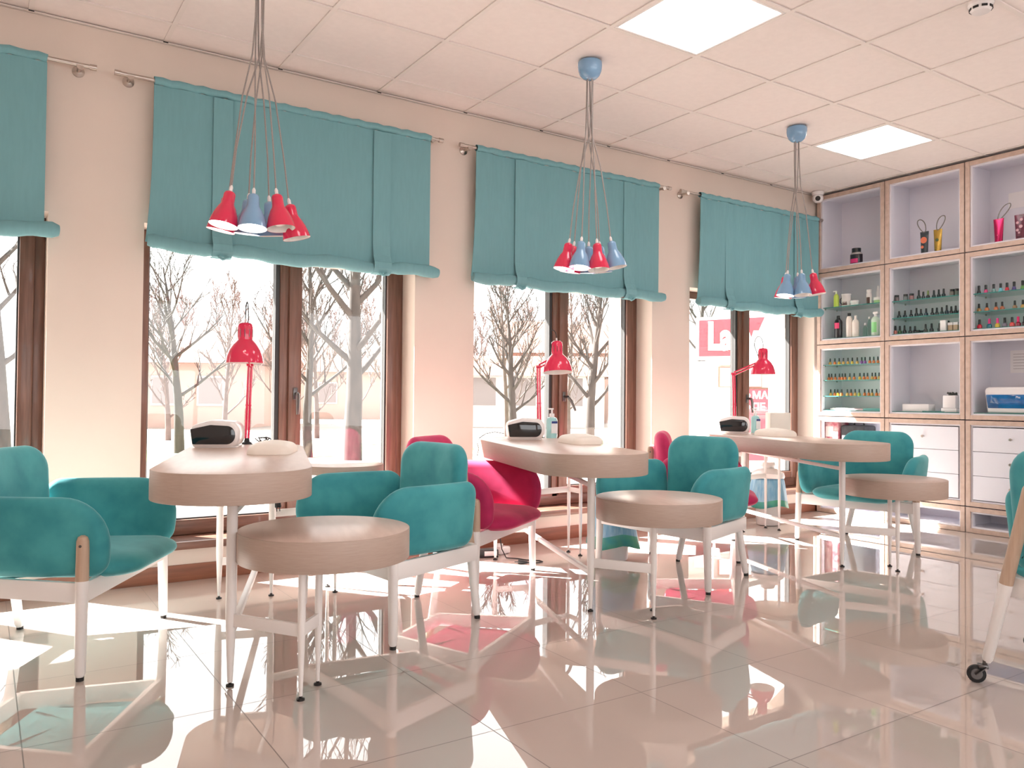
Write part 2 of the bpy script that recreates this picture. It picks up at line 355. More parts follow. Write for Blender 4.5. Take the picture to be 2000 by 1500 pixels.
# curtains: flat cloth panels on rods, hem rolled up and tied with two straps
CUR = [(-1.30, .228, 'at the left edge of the photo', []), (.70, 2.28, 'behind the nearest pendant lamp', [(.99, 1.09), (1.90, 2.01)]), (2.61, 4.20, 'behind the middle pendant lamp', [(2.905, 2.985), (3.85, 3.95)]), (4.64, 6.112, 'beside the shelving, rightmost of the four', [(4.92, 5.01), (5.78, 5.87)])]
RODS = [(-1.45, .41), (.545, 2.34), (2.515, 4.30), (4.46, 6.15)]
for k, (x0, x1, lab, straps) in enumerate(CUR):
    t = thing('roll_up_curtain', 'teal cloth curtain with rolled hem %s' % lab, 'curtain', (x0, -.08, 1.75), group='teal roll-up curtains')
    W = x1-x0; ph = k*1.7; amp = [.003, .002, .007, .008][k]
    wave = lambda x, z: (amp*(math.sin(x*21+ph)+.6*math.sin(x*47+ph*2))*(.35+.65*(z-1.75)/.84))
    b = B(); nx, nz = 90, 16; gr = []
    for side in (-.003, .003):
        gr.append([[b.bm.verts.new((x0-x0+W*i/nx-(.03*(1-j/nz)**3 if i == 0 else 0), wave(W*i/nx, 1.75+.806*j/nz)+side, .806*j/nz+.0)) for i in range(nx+1)] for j in range(nz+1)])
    for q, G in enumerate(gr):
        for j in range(nz):
            for i in range(nx):
                f_ = [G[j][i], G[j][i+1], G[j+1][i+1], G[j+1][i]]; b.f(f_ if q == 0 else f_[::-1])
    for j in range(nz):
        for i in (0, nx): b.f([gr[0][j][i], gr[0][j+1][i], gr[1][j+1][i], gr[1][j][i]])
    for i in range(nx):
        for j in (0, nz): b.f([gr[0][j][i], gr[0][j][i+1], gr[1][j][i+1], gr[1][j][i]])
    b.build('cloth_panel', M['curtain'], t, 60)
    b = B(); n = 60
    pts = [(-.02+(W+(.07 if k == 3 else .08))*i/n, -.005+.003*math.sin(i*1.9+ph), .008*math.sin(i*.35+ph)-.010*math.sin(PI*i/n)) for i in range(n+1)]
    rr = [.036+.0025*math.sin(i*1.1+ph) for i in range(n+1)]; rr[0] = .027; rr[-1] = .027
    for (sa, sb) in straps:
        for i in range(n+1):
            if sa-.03 < x0+pts[i][0] < sb+.03: rr[i] = .031
    b.tube(pts, rr, 16); b.build('rolled_hem', M['curtain'], t, 60)
    b = B(); b.tube([(W*i/40, .0, .827+.004*math.sin(i*2.3)) for i in range(41)], .0205, 12, False); b.build('rod_pocket', M['curtain'], t, 60)
    for sa, sb in straps:
        b = B(); n = 22; pr = [(-.012, .80), (-.012, .4), (-.013, .12), (-.024, .06), (-.043, .02), (-.043, -.015), (-.028, -.042), (0, -.05), (.02, -.042)]
        for a, z in zip(pr, pr[1:]): b.bar((((sa+sb)/2-x0), a[0], a[1]), ((sa+sb)/2-x0, z[0], z[1]), sb-sa, .003, (0, 1, .01), 0)
        b.tube([((sa+sb)/2-x0-.02, -.035, -.045), ((sa+sb)/2-x0, -.042, -.058), ((sa+sb)/2-x0+.03, -.035, -.045)], .008, 8)
        b.build('tie_strap', M['curtain'], t, 30)
    r = thing('curtain_rod', 'brushed metal rod carrying the teal curtain %s' % lab, 'curtain rod', (RODS[k][0], -.08, 2.577), group='curtain rods above the windows')
    L = RODS[k][1]-RODS[k][0]
    B().rod((0, 0, 0), (L, 0, 0), .0105).build('rod', M['nickel'], r)
    for x, s_ in ((.002, 1), (L-.002, -1)): B().rod((x, 0, 0), (x-s_*.03, 0, 0), .014).build('end_cap', M['nickel'], r)
    for x in (.045, L-.045):
        if k == 3 and x > 1: x = L-.008
        b = B(); b.lathe([(0, 0), (.028, 0), (.028, .006), (.018, .012), (.009, .016), (.009, .068), (.016, .07), (.016, .09), (0, .09)], (x, .08, -.008), 20, Matrix.Rotation(PI/2, 4, 'X')); b.build('bracket', M['nickel'], r)

# ------------------------------------------------------------------ desks
AX, AY = V((.2969, .9549, 0)), V((.9549, -.2969, 0))   # local v (to window) and u
ZT, TH = .732, .098
def desk(leg, lab, side_c, hz=0.):
    rz = math.atan2(-.2969, .9549)                       # local x = u, local y = v
    t = thing('manicure_desk', lab, 'desk', (leg[0], leg[1], 0), rz, 'manicure desks with low round side tops')
    R, Lv = .258, 1.2
    poly = [(R*math.cos(a), Lv+R*math.sin(a)) for a in [PI*k/28 for k in range(29)]]+[(R*math.cos(a), R*math.sin(a)) for a in [PI+PI*k/28 for k in range(29)]]
    def top(name, poly, z1, th):
        b = B(); b.use(M['lamside']); b.prism(poly, z1-th, z1, .0025)
        b.bm.faces.ensure_lookup_table(); ti = len(b.mats); b.use(M['laminate'])
        for f_ in b.bm.faces:
            f_.normal_update()
            if len(f_.verts) > 8 and f_.calc_center_median().z > z1-.001: f_.material_index = 1
        return b.build(name, None, t, 25)
    top('desktop', poly, ZT, TH)
    loc = lambda w: (V((w[0]-leg[0], w[1]-leg[1], 0)).dot(AY), V((w[0]-leg[0], w[1]-leg[1], 0)).dot(AX))
    sc_ = loc(side_c); SZ, ST = .515, .101
    top('side_top', circle(.293, 64, sc_), SZ, ST)
    rc = (.45, 1.30); top('rear_side_top', circle(.215, 64, rc), .6335, .042)
    la, lb = (.2245, -.19), (.283, -.062)
    ra, rb = (.395, 1.365), (.425, 1.235)
    def leg_(u, v, z1, r=.0145, r0=.007):
        b = B(); b.tube([(u, v, .014), (u, v, .22), (u, v, .24), (u, v, z1)], [r0, r, r, r], 14); o = b.build('leg', M['white'], t)
        B().lathe([(0, 0), (.013, 0), (.013, .006), (.005, .009), (.005, .016), (0, .016)], (u, v, .0)).build('foot_pad', M['pad'], o)
    leg_(0, 0, ZT-TH, .018, .0085); leg_(-.12, 1.24, ZT-TH, .0165); leg_(.12, 1.24, ZT-TH, .0165)
    leg_(*la, SZ-ST, .0125, .006); leg_(*lb, SZ-ST, .0125, .006); leg_(*ra, .592, .0105, .006); leg_(*rb, .592, .0105, .006)
    def st(p, q, w=.012, h=.036): B().bar(p, q, w, h).build('stretcher', M['white'], t)
    st((-.12, 1.24, .178), (.12, 1.24, .178)); st((.062, 1.24, .178), (0, 0, .178), .024, .022)
    st((0, 0, .222), (la[0], la[1], .222), .012, .042); st((la[0], la[1], .222), (lb[0], lb[1], .222), .012, .042)
    st((.12, 1.24, .40), (ra[0], ra[1], .40)); st((ra[0], ra[1], .40), (rb[0], rb[1], .40), .01, .03)
    st((.12, 1.24, .60), (0, 0, .575), .016, .02); st((-.12, 1.24, .575), (.12, 1.24, .575), .012, .03)
    return t
DK = [(.707, -1.702), (2.34, -1.596), (4.234, -1.600)]
SC = [(1.004, -1.775), (2.658, -1.704), (4.572, -1.712)]
desk(DK[0], 'nearest pale oak desk with rounded end and low round side top in front', SC[0])
desk(DK[1], 'middle pale oak desk with rounded end standing between raspberry and teal armchairs', SC[1])
desk(DK[2], 'farthest pale oak desk with rounded end standing near the shelving', SC[2])

# ------------------------------------------------------------------ armchairs (local +x forward, +y left)
def armchair(cloth, lab, loc, ang, caster=False):
    t = thing('armchair', lab, 'armchair', (loc[0], loc[1], .05 if caster else 0), math.radians(ang), 'velvet armchairs around the desks')
    m = M[cloth]
    # seat
    poly = rpoly([(.385, -.285, .13), (.385, .285, .13), (-.2, .24, .04), (-.2, -.24, .04)], .04)
    def seat(a, c, w): return V((a, c, .352+w+(.012 if a > .2 else .012*max(0, 1-(.2-a)*4))*0-.012*max(0, -(a)/.2)))
    b = B(); b.pillow(poly, .042, .10, seat, .02, 6, 6); b.build('seat', m, t, 80)
    # backrest
    poly = rpoly([(-.232, .34, .05), (.232, .34, .05), (.245, .765, .10), (-.245, .765, .10)], .035)
    def back(a, c, w):
        k = (c-.34)/.42
        return V((-.195-.03*k+.03*(a/.23)**2+w, a, c))
    b = B(); b.pillow(poly, .043, .055, back, .014, 6, 6); b.build('backrest', m, t, 80)
    # armrests
    poly = rpoly([(-.205, .335, .06), (.315, .335, .07), (.335, .617, .16), (-.205, .617, .065)], .03, 9)
    for s in (1, -1):
        def arm(a, c, w):
            toe = .05*max(0., (.12-a)/.32)**1.6
            lean = .035*(c-.335)/.28
            return V((a-w*.0, s*((.25 if caster else .318)+lean-toe+w), c))
        b = B(); b.pillow(poly, .036, .042, arm, .008, 6, 5); b.build('armrest', m, t, 80)
    # frame
    rail = lambda p, q: B().bar(p, q, .022, .068).build('frame_rail', M['white'], t)
    rail((.25, -.372, .292), (.25, .372, .292)); rail((-.262, -.235, .292), (-.262, .235, .292))
    rail((.25, .372, .292), (-.262, .235, .292)); rail((.25, -.372, .292), (-.262, -.235, .292))
    for s in (1, -1):
        for (foot, top, zt) in (((.256, .392), (.25, .374), .49), ((-.31, .26), (-.285, .12), .65) if caster else ((-.268, .242), (-.285, .095), .67)):
            zj = .335 if zt < .5 else .305
            P = lambda z: V((foot[0]+(top[0]-foot[0])*z/zt, s*(foot[1]+(top[1]-foot[1])*z/zt), z))
            z0 = .026 if caster else .012
            b = B(); b.tube([P(z0), P(z0+.012), P(zj)], [.012, .0175, .0215], 16); o = b.build('leg', M['white'], t)
            b = B(); b.tube([P(zj), P(zt-.02), P(zt-.006), P(zt)], [.0215, .0205, .016, .006], 16); b.build('wooden_upper', M['oak'], o, label='bare oak upper part of the leg')
            b = B(); q = P(zt-.035); b.rod(q+V((0, s*.015, 0)), q+V((0, s*.0215, 0)), .005); b.build('screw_head', M['steel'], o)
            if not caster:
                B().lathe([(0, 0), (.013, 0), (.013, .013), (0, .013)], (P(0).x, P(0).y, 0), 14).build('foot_pad', M['pad'], o)
            else:
                c = P(-.02); b = B(); b.use(M['steel'])
                b.rod(P(.003), P(.032), .007)
                for yy in (-.0145, .0145): b.bar(c+V((-.028, yy, 0)), c+V((.006, yy, .03)), .003, .022, (0, 1, 0), .0008)
                b.box(c.x-.018, c.x+.014, c.y-.016, c.y+.016, c.z+.022, c.z+.036, .004)
                cs = b.build('caster_fork', None, o); sw = Matrix.Translation(c) @ Matrix.Rotation(-.85, 4, 'Z') @ Matrix.Translation(-c); cs.data.transform(sw)
                b = B(); w = Matrix.Rotation(PI/2, 4, 'X'); b.lathe([(0, -.009), (.02, -.009), (.03, -.006), (.03, .006), (.02, .009), (0, .009)], (c.x-.022, c.y, -.0198), 24, w); wh = b.build('wheel', M['rubber'], cs); wh.data.transform(sw)
                b = B(); b.lathe([(0, -.0105), (.017, -.0105), (.019, -.009), (.019, .009), (.017, .0105), (0, .0105)], (c.x-.022, c.y, -.0198), 20, w); hb = b.build('wheel_hub', M['steel'], cs); hb.data.transform(sw)
    return t
armchair('teal', 'teal velvet armchair cut by the left edge, facing the nearest desk', (.26, -.915), -29.3)
armchair('teal', 'teal velvet armchair between the nearest round side top and the raspberry armchair', (1.546, -1.212), 186.5)
armchair('teal', 'teal velvet armchair behind the middle round side top', (3.267, -1.246), 184.8)
armchair('teal', 'teal velvet armchair in front of the shelving, behind the farthest desk', (5.115, -1.20), 194.2)
armchair('pink', 'raspberry velvet armchair at the left of the middle desk', (2.149, -.749), -55.5)
armchair('pink', 'raspberry velvet armchair mostly hidden behind the teal one at the middle desk', (3.896, -.756), -46.7)
armchair('teal', 'teal velvet armchair on casters, cut by the right edge', (3.193, -3.339), -5.5, True)

# ------------------------------------------------------------------ things on the desks
def uv_lamp(loc, ang, lab, cut):
    t = thing('nail_dryer', lab, 'nail lamp', (loc[0], loc[1], ZT), ang, 'nail drying lamps'); t.scale = (.94, .94, 1.02)   # local -y faces the room
    out = rpoly([(-.118, .004, .02), (.108, .004, .042), (.108, .118, .05), (-.03, .126, .10), (-.128, .098, .03)], .012, 8)
    b = B(); b.prism(out, -.085, .085, .014, lambda x, z, y: V((x, y, z))); b.build('shell', M['plastic'], t, 50)
    inn = rpoly([(-.112, .016, .006), (.088, .016, .04), (.088, .098, .04), (-.03, .104, .05), (-.124, .084, .006)], .012, 8)
    b = B(); b.prism(inn, -.0885, -.07, .002, lambda x, z, y: V((x, y, z))); b.build('dark_front', M['smoke'], t, 50)
    B().box(-.105, .095, -.075, .075, 0, .006, .002).build('base_plate', M['plastic'], t)
uv_lamp((.935, -.56), -.42, 'white nail lamp with dark front on the nearest desk', False)
uv_lamp((2.70, -.54), -.50, 'white nail lamp with trailing cable on the middle desk', False)
uv_lamp((4.62, -.46), -.82, 'white nail lamp with open dark front on the farthest desk', True)
b = B(); b.tube([(2.575, -.49, .765), (2.52, -.475, .775), (2.46, -.47, .765), (2.415, -.475, .742), (2.398, -.48, .71), (2.405, -.485, .68), (2.395, -.49, .655), (2.388, -.495, .635)], .0025, 8)
tag(b.build('power_cable', M['blackcord']), 'thin black cable hanging off the left edge of the middle desk', 'cable')

def hand_rest(loc, ang, lab, s=1.):
    t = thing('hand_rest', lab, 'hand rest', (loc[0], loc[1], ZT), ang, 'cream hand rests')
    poly = rpoly([(-.088, -.15, .045), (.088, -.15, .045), (.088, .15, .045), (-.088, .15, .045)], .02, 8)
    def fn(x, y, w): return V((x, y, .002 + (w+.0) * (1 if w > 0 else .0) + .004 + (.022*math.cos(x*14)*max(0, 1-(y/.18)**2) if w > .005 else 0)))
    b = B(); b.pillow(poly, .026, .03, fn, .0, 6, 6); b.build('cushion', M['vinyl'], t, 60)
    b = B(); b.prism(poly, 0, .008, .001); b.build('seam_base', M['vinyl'], t, 40)
rz = math.atan2(-.2969, .9549)
hand_rest((1.035, -1.06), rz-.15, 'cream hand rest beside the lamp on the nearest desk')
hand_rest((2.72, -1.03), rz, 'cream hand rest on the middle desk beside the soap bottle')
hand_rest((4.55, -.87), rz, 'cream hand rest on the farthest desk')

def desk_lamp(base, elbow, head, tilt, lab, loop):
    t = thing('desk_lamp', lab, 'desk lamp', (base[0], base[1], ZT), 0, 'red jointed desk lamps')
    e = V(elbow)-V((base[0], base[1], ZT)); h = V(head)-V((base[0], base[1], ZT))
    b = B(); b.lathe([(0, 0), (.024, 0), (.024, .008), (.014, .014), (.011, .03), (0, .03)]); b.box(-.02, .02, -.03, .012, -.001, .004, .001); b.build('clamp', M['blackcord'], t)
    s0 = V((0, 0, .028)); d = (e-s0); sd = V((.011, -.006, 0))
    b = B()
    b.tube([s0+sd*.55, s0+d+sd*.55], .0062, 10); b.tube([s0-sd*.55, s0+d-sd*.55], .0062, 10); b.bar(s0+d*.45-sd*1.2, s0+d*.45+sd*1.2, .006, .008)
    b.rod(e-sd*1.3, e+sd*1.3, .009); b.build('lower_arm', M['red'], t)
    for s in (1, -1):
        pts = [s0+d*(.05+.36*k/60)+sd*s*1.25+V((.0022*math.cos(k*1.3), .0022*math.sin(k*1.3), 0)) for k in range(61)]
        B().tube(pts, .0012, 5).build('spring', M['nickel'], t)
    a = (h-e); b = B(); off = V((0, 0, .011))
    b.tube([e+off, h+off*.7], .0055, 10); b.tube([e-off, h-off*.7], .0055, 10); b.rod(h-sd, h+sd, .008); b.build('upper_arm', M['red'], t)
    # shade: axis tilted
    ax = V(tilt).normalized(); q = ax.to_track_quat('Z', 'Y').to_matrix().to_4x4(); nd = h+ax*-.005+a.normalized()*.03
    prof = [(0, .10), (.024, .10), (.033, .093), (.036, .08), (.035, .018), (.043, .010), (.060, -.008), (.076, -.035), (.086, -.064), (.091, -.096)]
    b = B(); b.use(M['red']); b.lathe(prof, nd, 36, q); sh = b.build('lamp_shade', None, t, 40)
    b = B(); b.lathe([(.0898, -.0955), (.084, -.064), (.074, -.036), (.058, -.011), (.03, .008), (0, .010)], nd, 36, q); b.build('shade_lining', M['inner'], sh, 40, label='white inside of the shade')
    b = B()
    for k in range(10):
        w = 2*PI*k/10; p0 = nd+q@V((.0352*math.cos(w), .0352*math.sin(w), .03)); p1 = nd+q@V((.0356*math.cos(w), .0356*math.sin(w), .068)); b.rod(p0, p1, .0016, n=6)
    b.build('vent_slot', M['smoke'], sh)
    b = B(); b.lathe([(0, -.07), (.02, -.06), (.028, -.04), (.02, -.02), (.012, 0), (0, 0)], nd, 16, q); b.build('bulb', M['bulboff'], sh)
    tp = nd+q@V((0, 0, .10)); b = B(); b.lathe([(.006, 0), (.005, .02), (.0, .022)], tp, 10, q); b.build('cable_sleeve', M['plastic'], sh)
    p1 = tp+q@V((0, 0, .02)); lp = V(loop)
    pts = [p1+lp*(.5-.5*math.cos(w))+ax*(loop[2]*math.sin(w)) - V((0, 0, loop[2]*(.5-.5*math.cos(w)))) for w in [PI*k/16 for k in range(17)]]
    pts += [h+V((0, 0, .02)), h]
    B().tube(pts, .0028, 6).build('cable', M['blackcord'], t)
desk_lamp((1.108, -.385), (1.118, -.39, 1.131), (1.075, -.47, 1.215), (0, 0, 1), 'red desk lamp on the nearest desk, shade facing the room', (.022, .03, .085))
desk_lamp((2.885, -.415), (2.872, -.42, 1.172), (2.945, -.47, 1.222), (.04, .13, .98), 'red desk lamp on the middle desk beside the soap bottle', (-.05, .0, .05))
desk_lamp((4.735, -.355), (4.703, -.37, 1.174), (4.885, -.46, 1.262), (0, 0, 1), 'red desk lamp with raised arm on the farthest desk', (-.05, .04, .07))
b = B(); b.tube([(1.165+.025*math.sin(k*.9)+.0012*k, -.42+.022*math.cos(k*1.3)-.004*math.sin(k), .738+.028*abs(math.sin(k*.45))) for k in range(26)], .003, 7)
tag(b.build('coiled_cable', M['blackcord']), 'tangled black cable at the foot of the nearest desk lamp', 'cable')
# plugs hanging under the nearest desk
b = B(); b.tube([(1.152, -.74, .6335), (1.154, -.74, .56), (1.157, -.74, .50)], .003, 8); b.tube([(1.157, -.74, .50), (1.158, -.74, .48), (1.16, -.74, .455)], [.006, .014, .016], 10)
for dx in (-.006, .008): b.rod((1.16+dx, -.74, .455), (1.16+dx, -.74, .435), .002, n=6)
tag(b.build('hanging_plug', M['blackcord']), 'black plug hanging under the nearest desk', 'plug')
b = B(); b.tube([(.99, -.62, .633), (.998, -.62, .55), (.985, -.615, .47), (.965, -.61, .41)], .0028, 8)
tag(b.build('hanging_cable', M['blackcord']), 'black cable hanging under the nearest desk near the front leg', 'cable')

def pump_bottle(loc, lab, h=.2):
    t = thing('soap_bottle', lab, 'bottle', (loc[0], loc[1], ZT), 0, 'pump soap bottles')
    b = B(); b.lathe([(0, 0), (.034, 0), (.036, .006), (.036, .11), (.030, .124), (.013, .130), (.013, .136), (0, .136)], n=24, sx=1.05, sy=.75); b.build('body', M['soap'], t)
    b = B(); b.lathe([(.0145, .126), (.016, .128), (.0155, .15), (.006, .152), (.005, .175), (0, .175)]); b.box(-.03, .01, -.007, .007, .174, .184, .003); b.build('pump', M['plastic'], t)
    B().box(-.024, .024, -.0285, -.0275, .03, .105).build('label_patch', M['paper'], t)
    B().box(-.022, .022, -.0292, -.0286, .09, .104).build('label_band', M['navy'], t)
pump_bottle((2.925, -.49), 'clear blue pump bottle behind the nail lamp on the middle desk')
pump_bottle((4.84, -.46), 'aqua pump bottle half hidden behind the farthest nail lamp')
b = B(); b.box(-.08, .08, -.05, .05, 0, .25, .006); o = b.build('beige_box', M['vinyl']); o.location = (5.05, -.50, .634); o.rotation_euler = (0, 0, -.5); tag(o, 'plain beige box on the low rear top of the farthest desk', 'box')

# ------------------------------------------------------------------ bins, adapter, cables on the floor
def bin_(loc, lab, lid):
    t = thing('waste_bin', lab, 'waste bin', (loc[0], loc[1], 0), 0, 'white bins lined with blue bags')
    b = B(); b.lathe([(0, .004), (.085, .004), (.088, .01), (.11, .36), (.112, .37), (.1, .37), (.08, .02), (0, .02)], n=32); b.build('bucket', M['plastic'], t)
    B().lathe([(0, 0), (.075, 0), (.075, .006), (0, .006)]).build('base_ring', M['pad'], t)
    b = B(); n = 40; rows = [(.115, .375), (.122, .35), (.135, .28), (.145, .2), (.152, .15)] if lid else [(.112, .378), (.12, .34), (.13, .26), (.145, .16), (.158, .09)]
    R = []
    for r, z in rows: R.append([b.bm.verts.new((r*(1+.06*math.sin(5*w+z*9)*((.4-z)*3)+.03*math.sin(11*w))*math.cos(w), r*(1+.06*math.sin(5*w+z*9)*((.4-z)*3)+.03*math.sin(11*w))*math.sin(w), z+(.02*math.sin(3*w+1)*(.4-z)*2.5))) for w in [2*PI*k/n for k in range(n)]])
    for i, (u, w) in enumerate(zip(R, R[1:])):
        b.use(M['bag'] if i < 3 else M['bagteal'])
        for k in range(n): b.f([u[k], u[(k+1) % n], w[(k+1) % n], w[k]])
    o = b.build('bin_bag', None, t, 80); sm = o.modifiers.new('thickness', 'SOLIDIFY'); sm.thickness = .002
    if lid:
        b = B(); b.lathe([(.125, .37), (.128, .385), (.12, .41), (.07, .44), (.05, .445), (.05, .455), (.058, .47), (.05, .492), (.02, .5), (0, .5)], n=32); b.build('lid', M['plastic'], t)
bin_((3.215, -.735), 'open white bin with blue bag behind the middle desk', False)
bin_((5.165, -.315), 'lidded white bin with blue bag beneath the farthest desk', True)
t = thing('power_adapter', 'black power adapter with white label on the floor behind the raspberry armchair', 'power adapter', (2.60, -.285, 0), -.35)
B().box(-.06, .06, -.025, .025, 0, .05, .006).build('case', M['blackcord'], t); B().box(-.028, .05, -.0262, -.0252, .012, .04).build('label_patch', M['paper'], t)
t = thing('extension_socket', 'white socket block on the floor beside the black power adapter', 'socket', (2.735, -.235, 0), .3)
b = B(); b.box(-.05, .05, -.03, .03, 0, .045, .012); b.build('block', M['plastic'], t)
b = B(); b.rod((-.03, -.0, .045), (-.03, -.0, .065), .024); b.build('plugged_head', M['plastic'], t)
b = B(); b.tube([(2.69, -.27, .3), (2.675, -.29, .22), (2.665, -.31, .14), (2.67, -.33, .05), (2.67, -.38, .005), (2.72, -.43, .004), (2.74, -.49, .004), (2.80, -.55, .004), (2.795, -.585, .004), (2.74, -.60, .005), (2.69, -.58, .009)], .0035, 8)
b.tube([(2.69, -.58, .009), (2.66, -.565, .012), (2.64, -.556, .014)], [.006, .012, .013], 10)
for d in (-.006, .006): b.rod((2.64+d*.4, -.556+d, .014), (2.62+d*.4, -.548+d, .014), .002, n=6)
tag(b.build('loose_plug_cable', M['blackcord']), 'black cable with loose plug lying on the floor under the raspberry armchair', 'cable')

# ------------------------------------------------------------------ pendant clusters
def shade_mesh(color, lit, parent, nd, ax):
    q = ax.to_track_quat('Z', 'Y').to_matrix().to_4x4() @ Matrix.Scale(.91, 4)
    prof = [(0, .162), (.010, .162), (.022, .155), (.026, .145), (.027, .11), (.030, .098), (.041, .08), (.053, .05), (.061, .02), (.064, 0)]
    b = B(); b.lathe(prof, nd, 32, q); o = b.build('lamp_shade', M[color], parent, 40)
    b = B(); b.lathe([(.0632, .0006), (.059, .02), (.051, .05), (.039, .078), (.024, .095), (0, .1)], nd, 32, q); b.build('shade_lining', M['inner'], o, 40, label='white inside of the shade')
    b = B(); b.lathe([(0, .012), (.02, .016), (.030, .032), (.026, .052), (.014, .075), (.012, .095), (0, .095)], nd, 18, q); b.build('bulb', M['bulb' if lit else 'bulboff'], o, label='lit bulb' if lit else None)
    b = B(); b.lathe([(.008, .16), (.0085, .18), (.004, .19), (0, .19)], nd, 10, q); b.build('cord_grip', M['plastic'], o)
    return nd+q@V((0, 0, .188))
def pendant(pos, lamps, lab, z0):
    t = thing('pendant_lamp', lab, 'pendant lamp', (pos[0], pos[1], H), 0, 'hanging clusters of red and blue shades')
    b = B(); b.lathe([(0, 0), (.062, 0), (.066, -.005), (.0665, -.028), (.063, -.052), (.053, -.075), (.036, -.091), (.016, -.098), (0, -.099)]); b.build('canopy', M['blue'], t)
    vd = V((pos[0], pos[1]+4.4716, 0)).normalized(); rt = V((vd.y, -vd.x, 0))
    for i, (r, d, dz, col, lit) in enumerate(lamps):
        p = rt*r*.88-vd*d*.9; bottom = V((p.x, p.y, z0-H+dz)); out = V((p.x, p.y, 0))
        ax = V((0, 0, 1))-out*1.35
        tp = shade_mesh(col, lit, t, bottom, ax.normalized())
        s0 = V((.016*math.cos(i*2.4), .016*math.sin(i*2.4), -.095)); mid = V((tp.x*.40+s0.x*.5, tp.y*.40+s0.y*.5, s0.z+(tp.z-s0.z)*.55))
        pts = [s0, s0+V((tp.x*.03, tp.y*.03, -.16)), s0+V((tp.x*.12, tp.y*.12, (tp.z-s0.z)*.35)), mid+V((tp.x*.12, tp.y*.12, 0)), V((tp.x*.84, tp.y*.84, s0.z+(tp.z-s0.z)*.82)), tp]
        B().tube(pts, .0034, 8).build('cord', M['cord'], t, 60)
    return t
pendant((.945, -1.09), [(-.148, .07, 0, 'red', True), (-.02, .10, -.01, 'blue', True), (.108, .085, 0, 'red', False), (.185, -.01, -.02, 'red', False), (-.165, -.06, 0, 'red', True), (-.05, -.10, 0, 'blue', True), (.07, -.11, 0, 'blue', False)], 'nearest hanging cluster of red and blue lamp shades over the first desk', 1.665)
pendant((2.731, -1.08), [(-.15, .05, 0, 'red', True), (-.055, .10, 0, 'blue', True), (.062, .09, -.01, 'red', False), (.17, .02, .012, 'blue', False), (-.115, -.07, 0, 'red', True), (-.0, -.10, 0, 'blue', True), (.085, -.09, 0, 'blue', False)], 'middle hanging cluster of red and blue lamp shades below a blue canopy', 1.67)
pendant((4.538, -1.05), [(-.08, .08, 0, 'blue', True), (.045, .08, 0, 'blue', False), (.145, -.0, .01, 'red', False), (-.10, -.06, 0, 'red', True), (.01, -.09, 0, 'blue', True)], 'farthest hanging cluster of blue and red lamp shades near the shelving', 1.672)

# ceiling detector, camera
t = thing('smoke_detector', 'white round smoke detector with dark vents on the ceiling', 'smoke detector', (3.80, -2.605, H))
b = B(); b.lathe([(0, 0), (.055, 0), (.055, -.012), (.046, -.024), (.046, -.034), (.038, -.044), (0, -.046)]); b.build('housing', M['plastic'], t)
for k in range(8):
    w = 2*PI*k/8; b = B(); b.box(-.012, .012, -.002, .002, -.035, -.025); o = b.build('vent', M['black'], t); o.location = (.046*math.cos(w), .046*math.sin(w), 0); o.rotation_euler = (0, 0, w+PI/2)
t = thing('security_camera', 'white dome security camera in the ceiling corner', 'camera', (6.09, -.10, H))
b = B(); b.lathe([(0, 0), (.05, 0), (.052, -.01), (.044, -.03), (.0, -.03)]); b.build('mount', M['plastic'], t)
b = B(); b.lathe([(0, .042), (.025, .038), (.042, .02), (.046, 0), (.042, -.02), (.025, -.038), (0, -.042)], (0, 0, -.055)); b.build('ball', M['plastic'], t)
d = V((-6.09, -4.3, -1.9)).normalized(); b = B(); b.rod(V((0, 0, -.055))+d*.036, V((0, 0, -.055))+d*.05, .022); b.build('lens', M['smoke'], t)
b = B(); b.lathe([(.022, 0), (.03, 0), (.03, .012), (.022, .014)], V((0, 0, -.055))+d*.035, 24, d.to_track_quat('Z', 'Y').to_matrix().to_4x4()); b.build('lens_ring', M['plastic'], t)

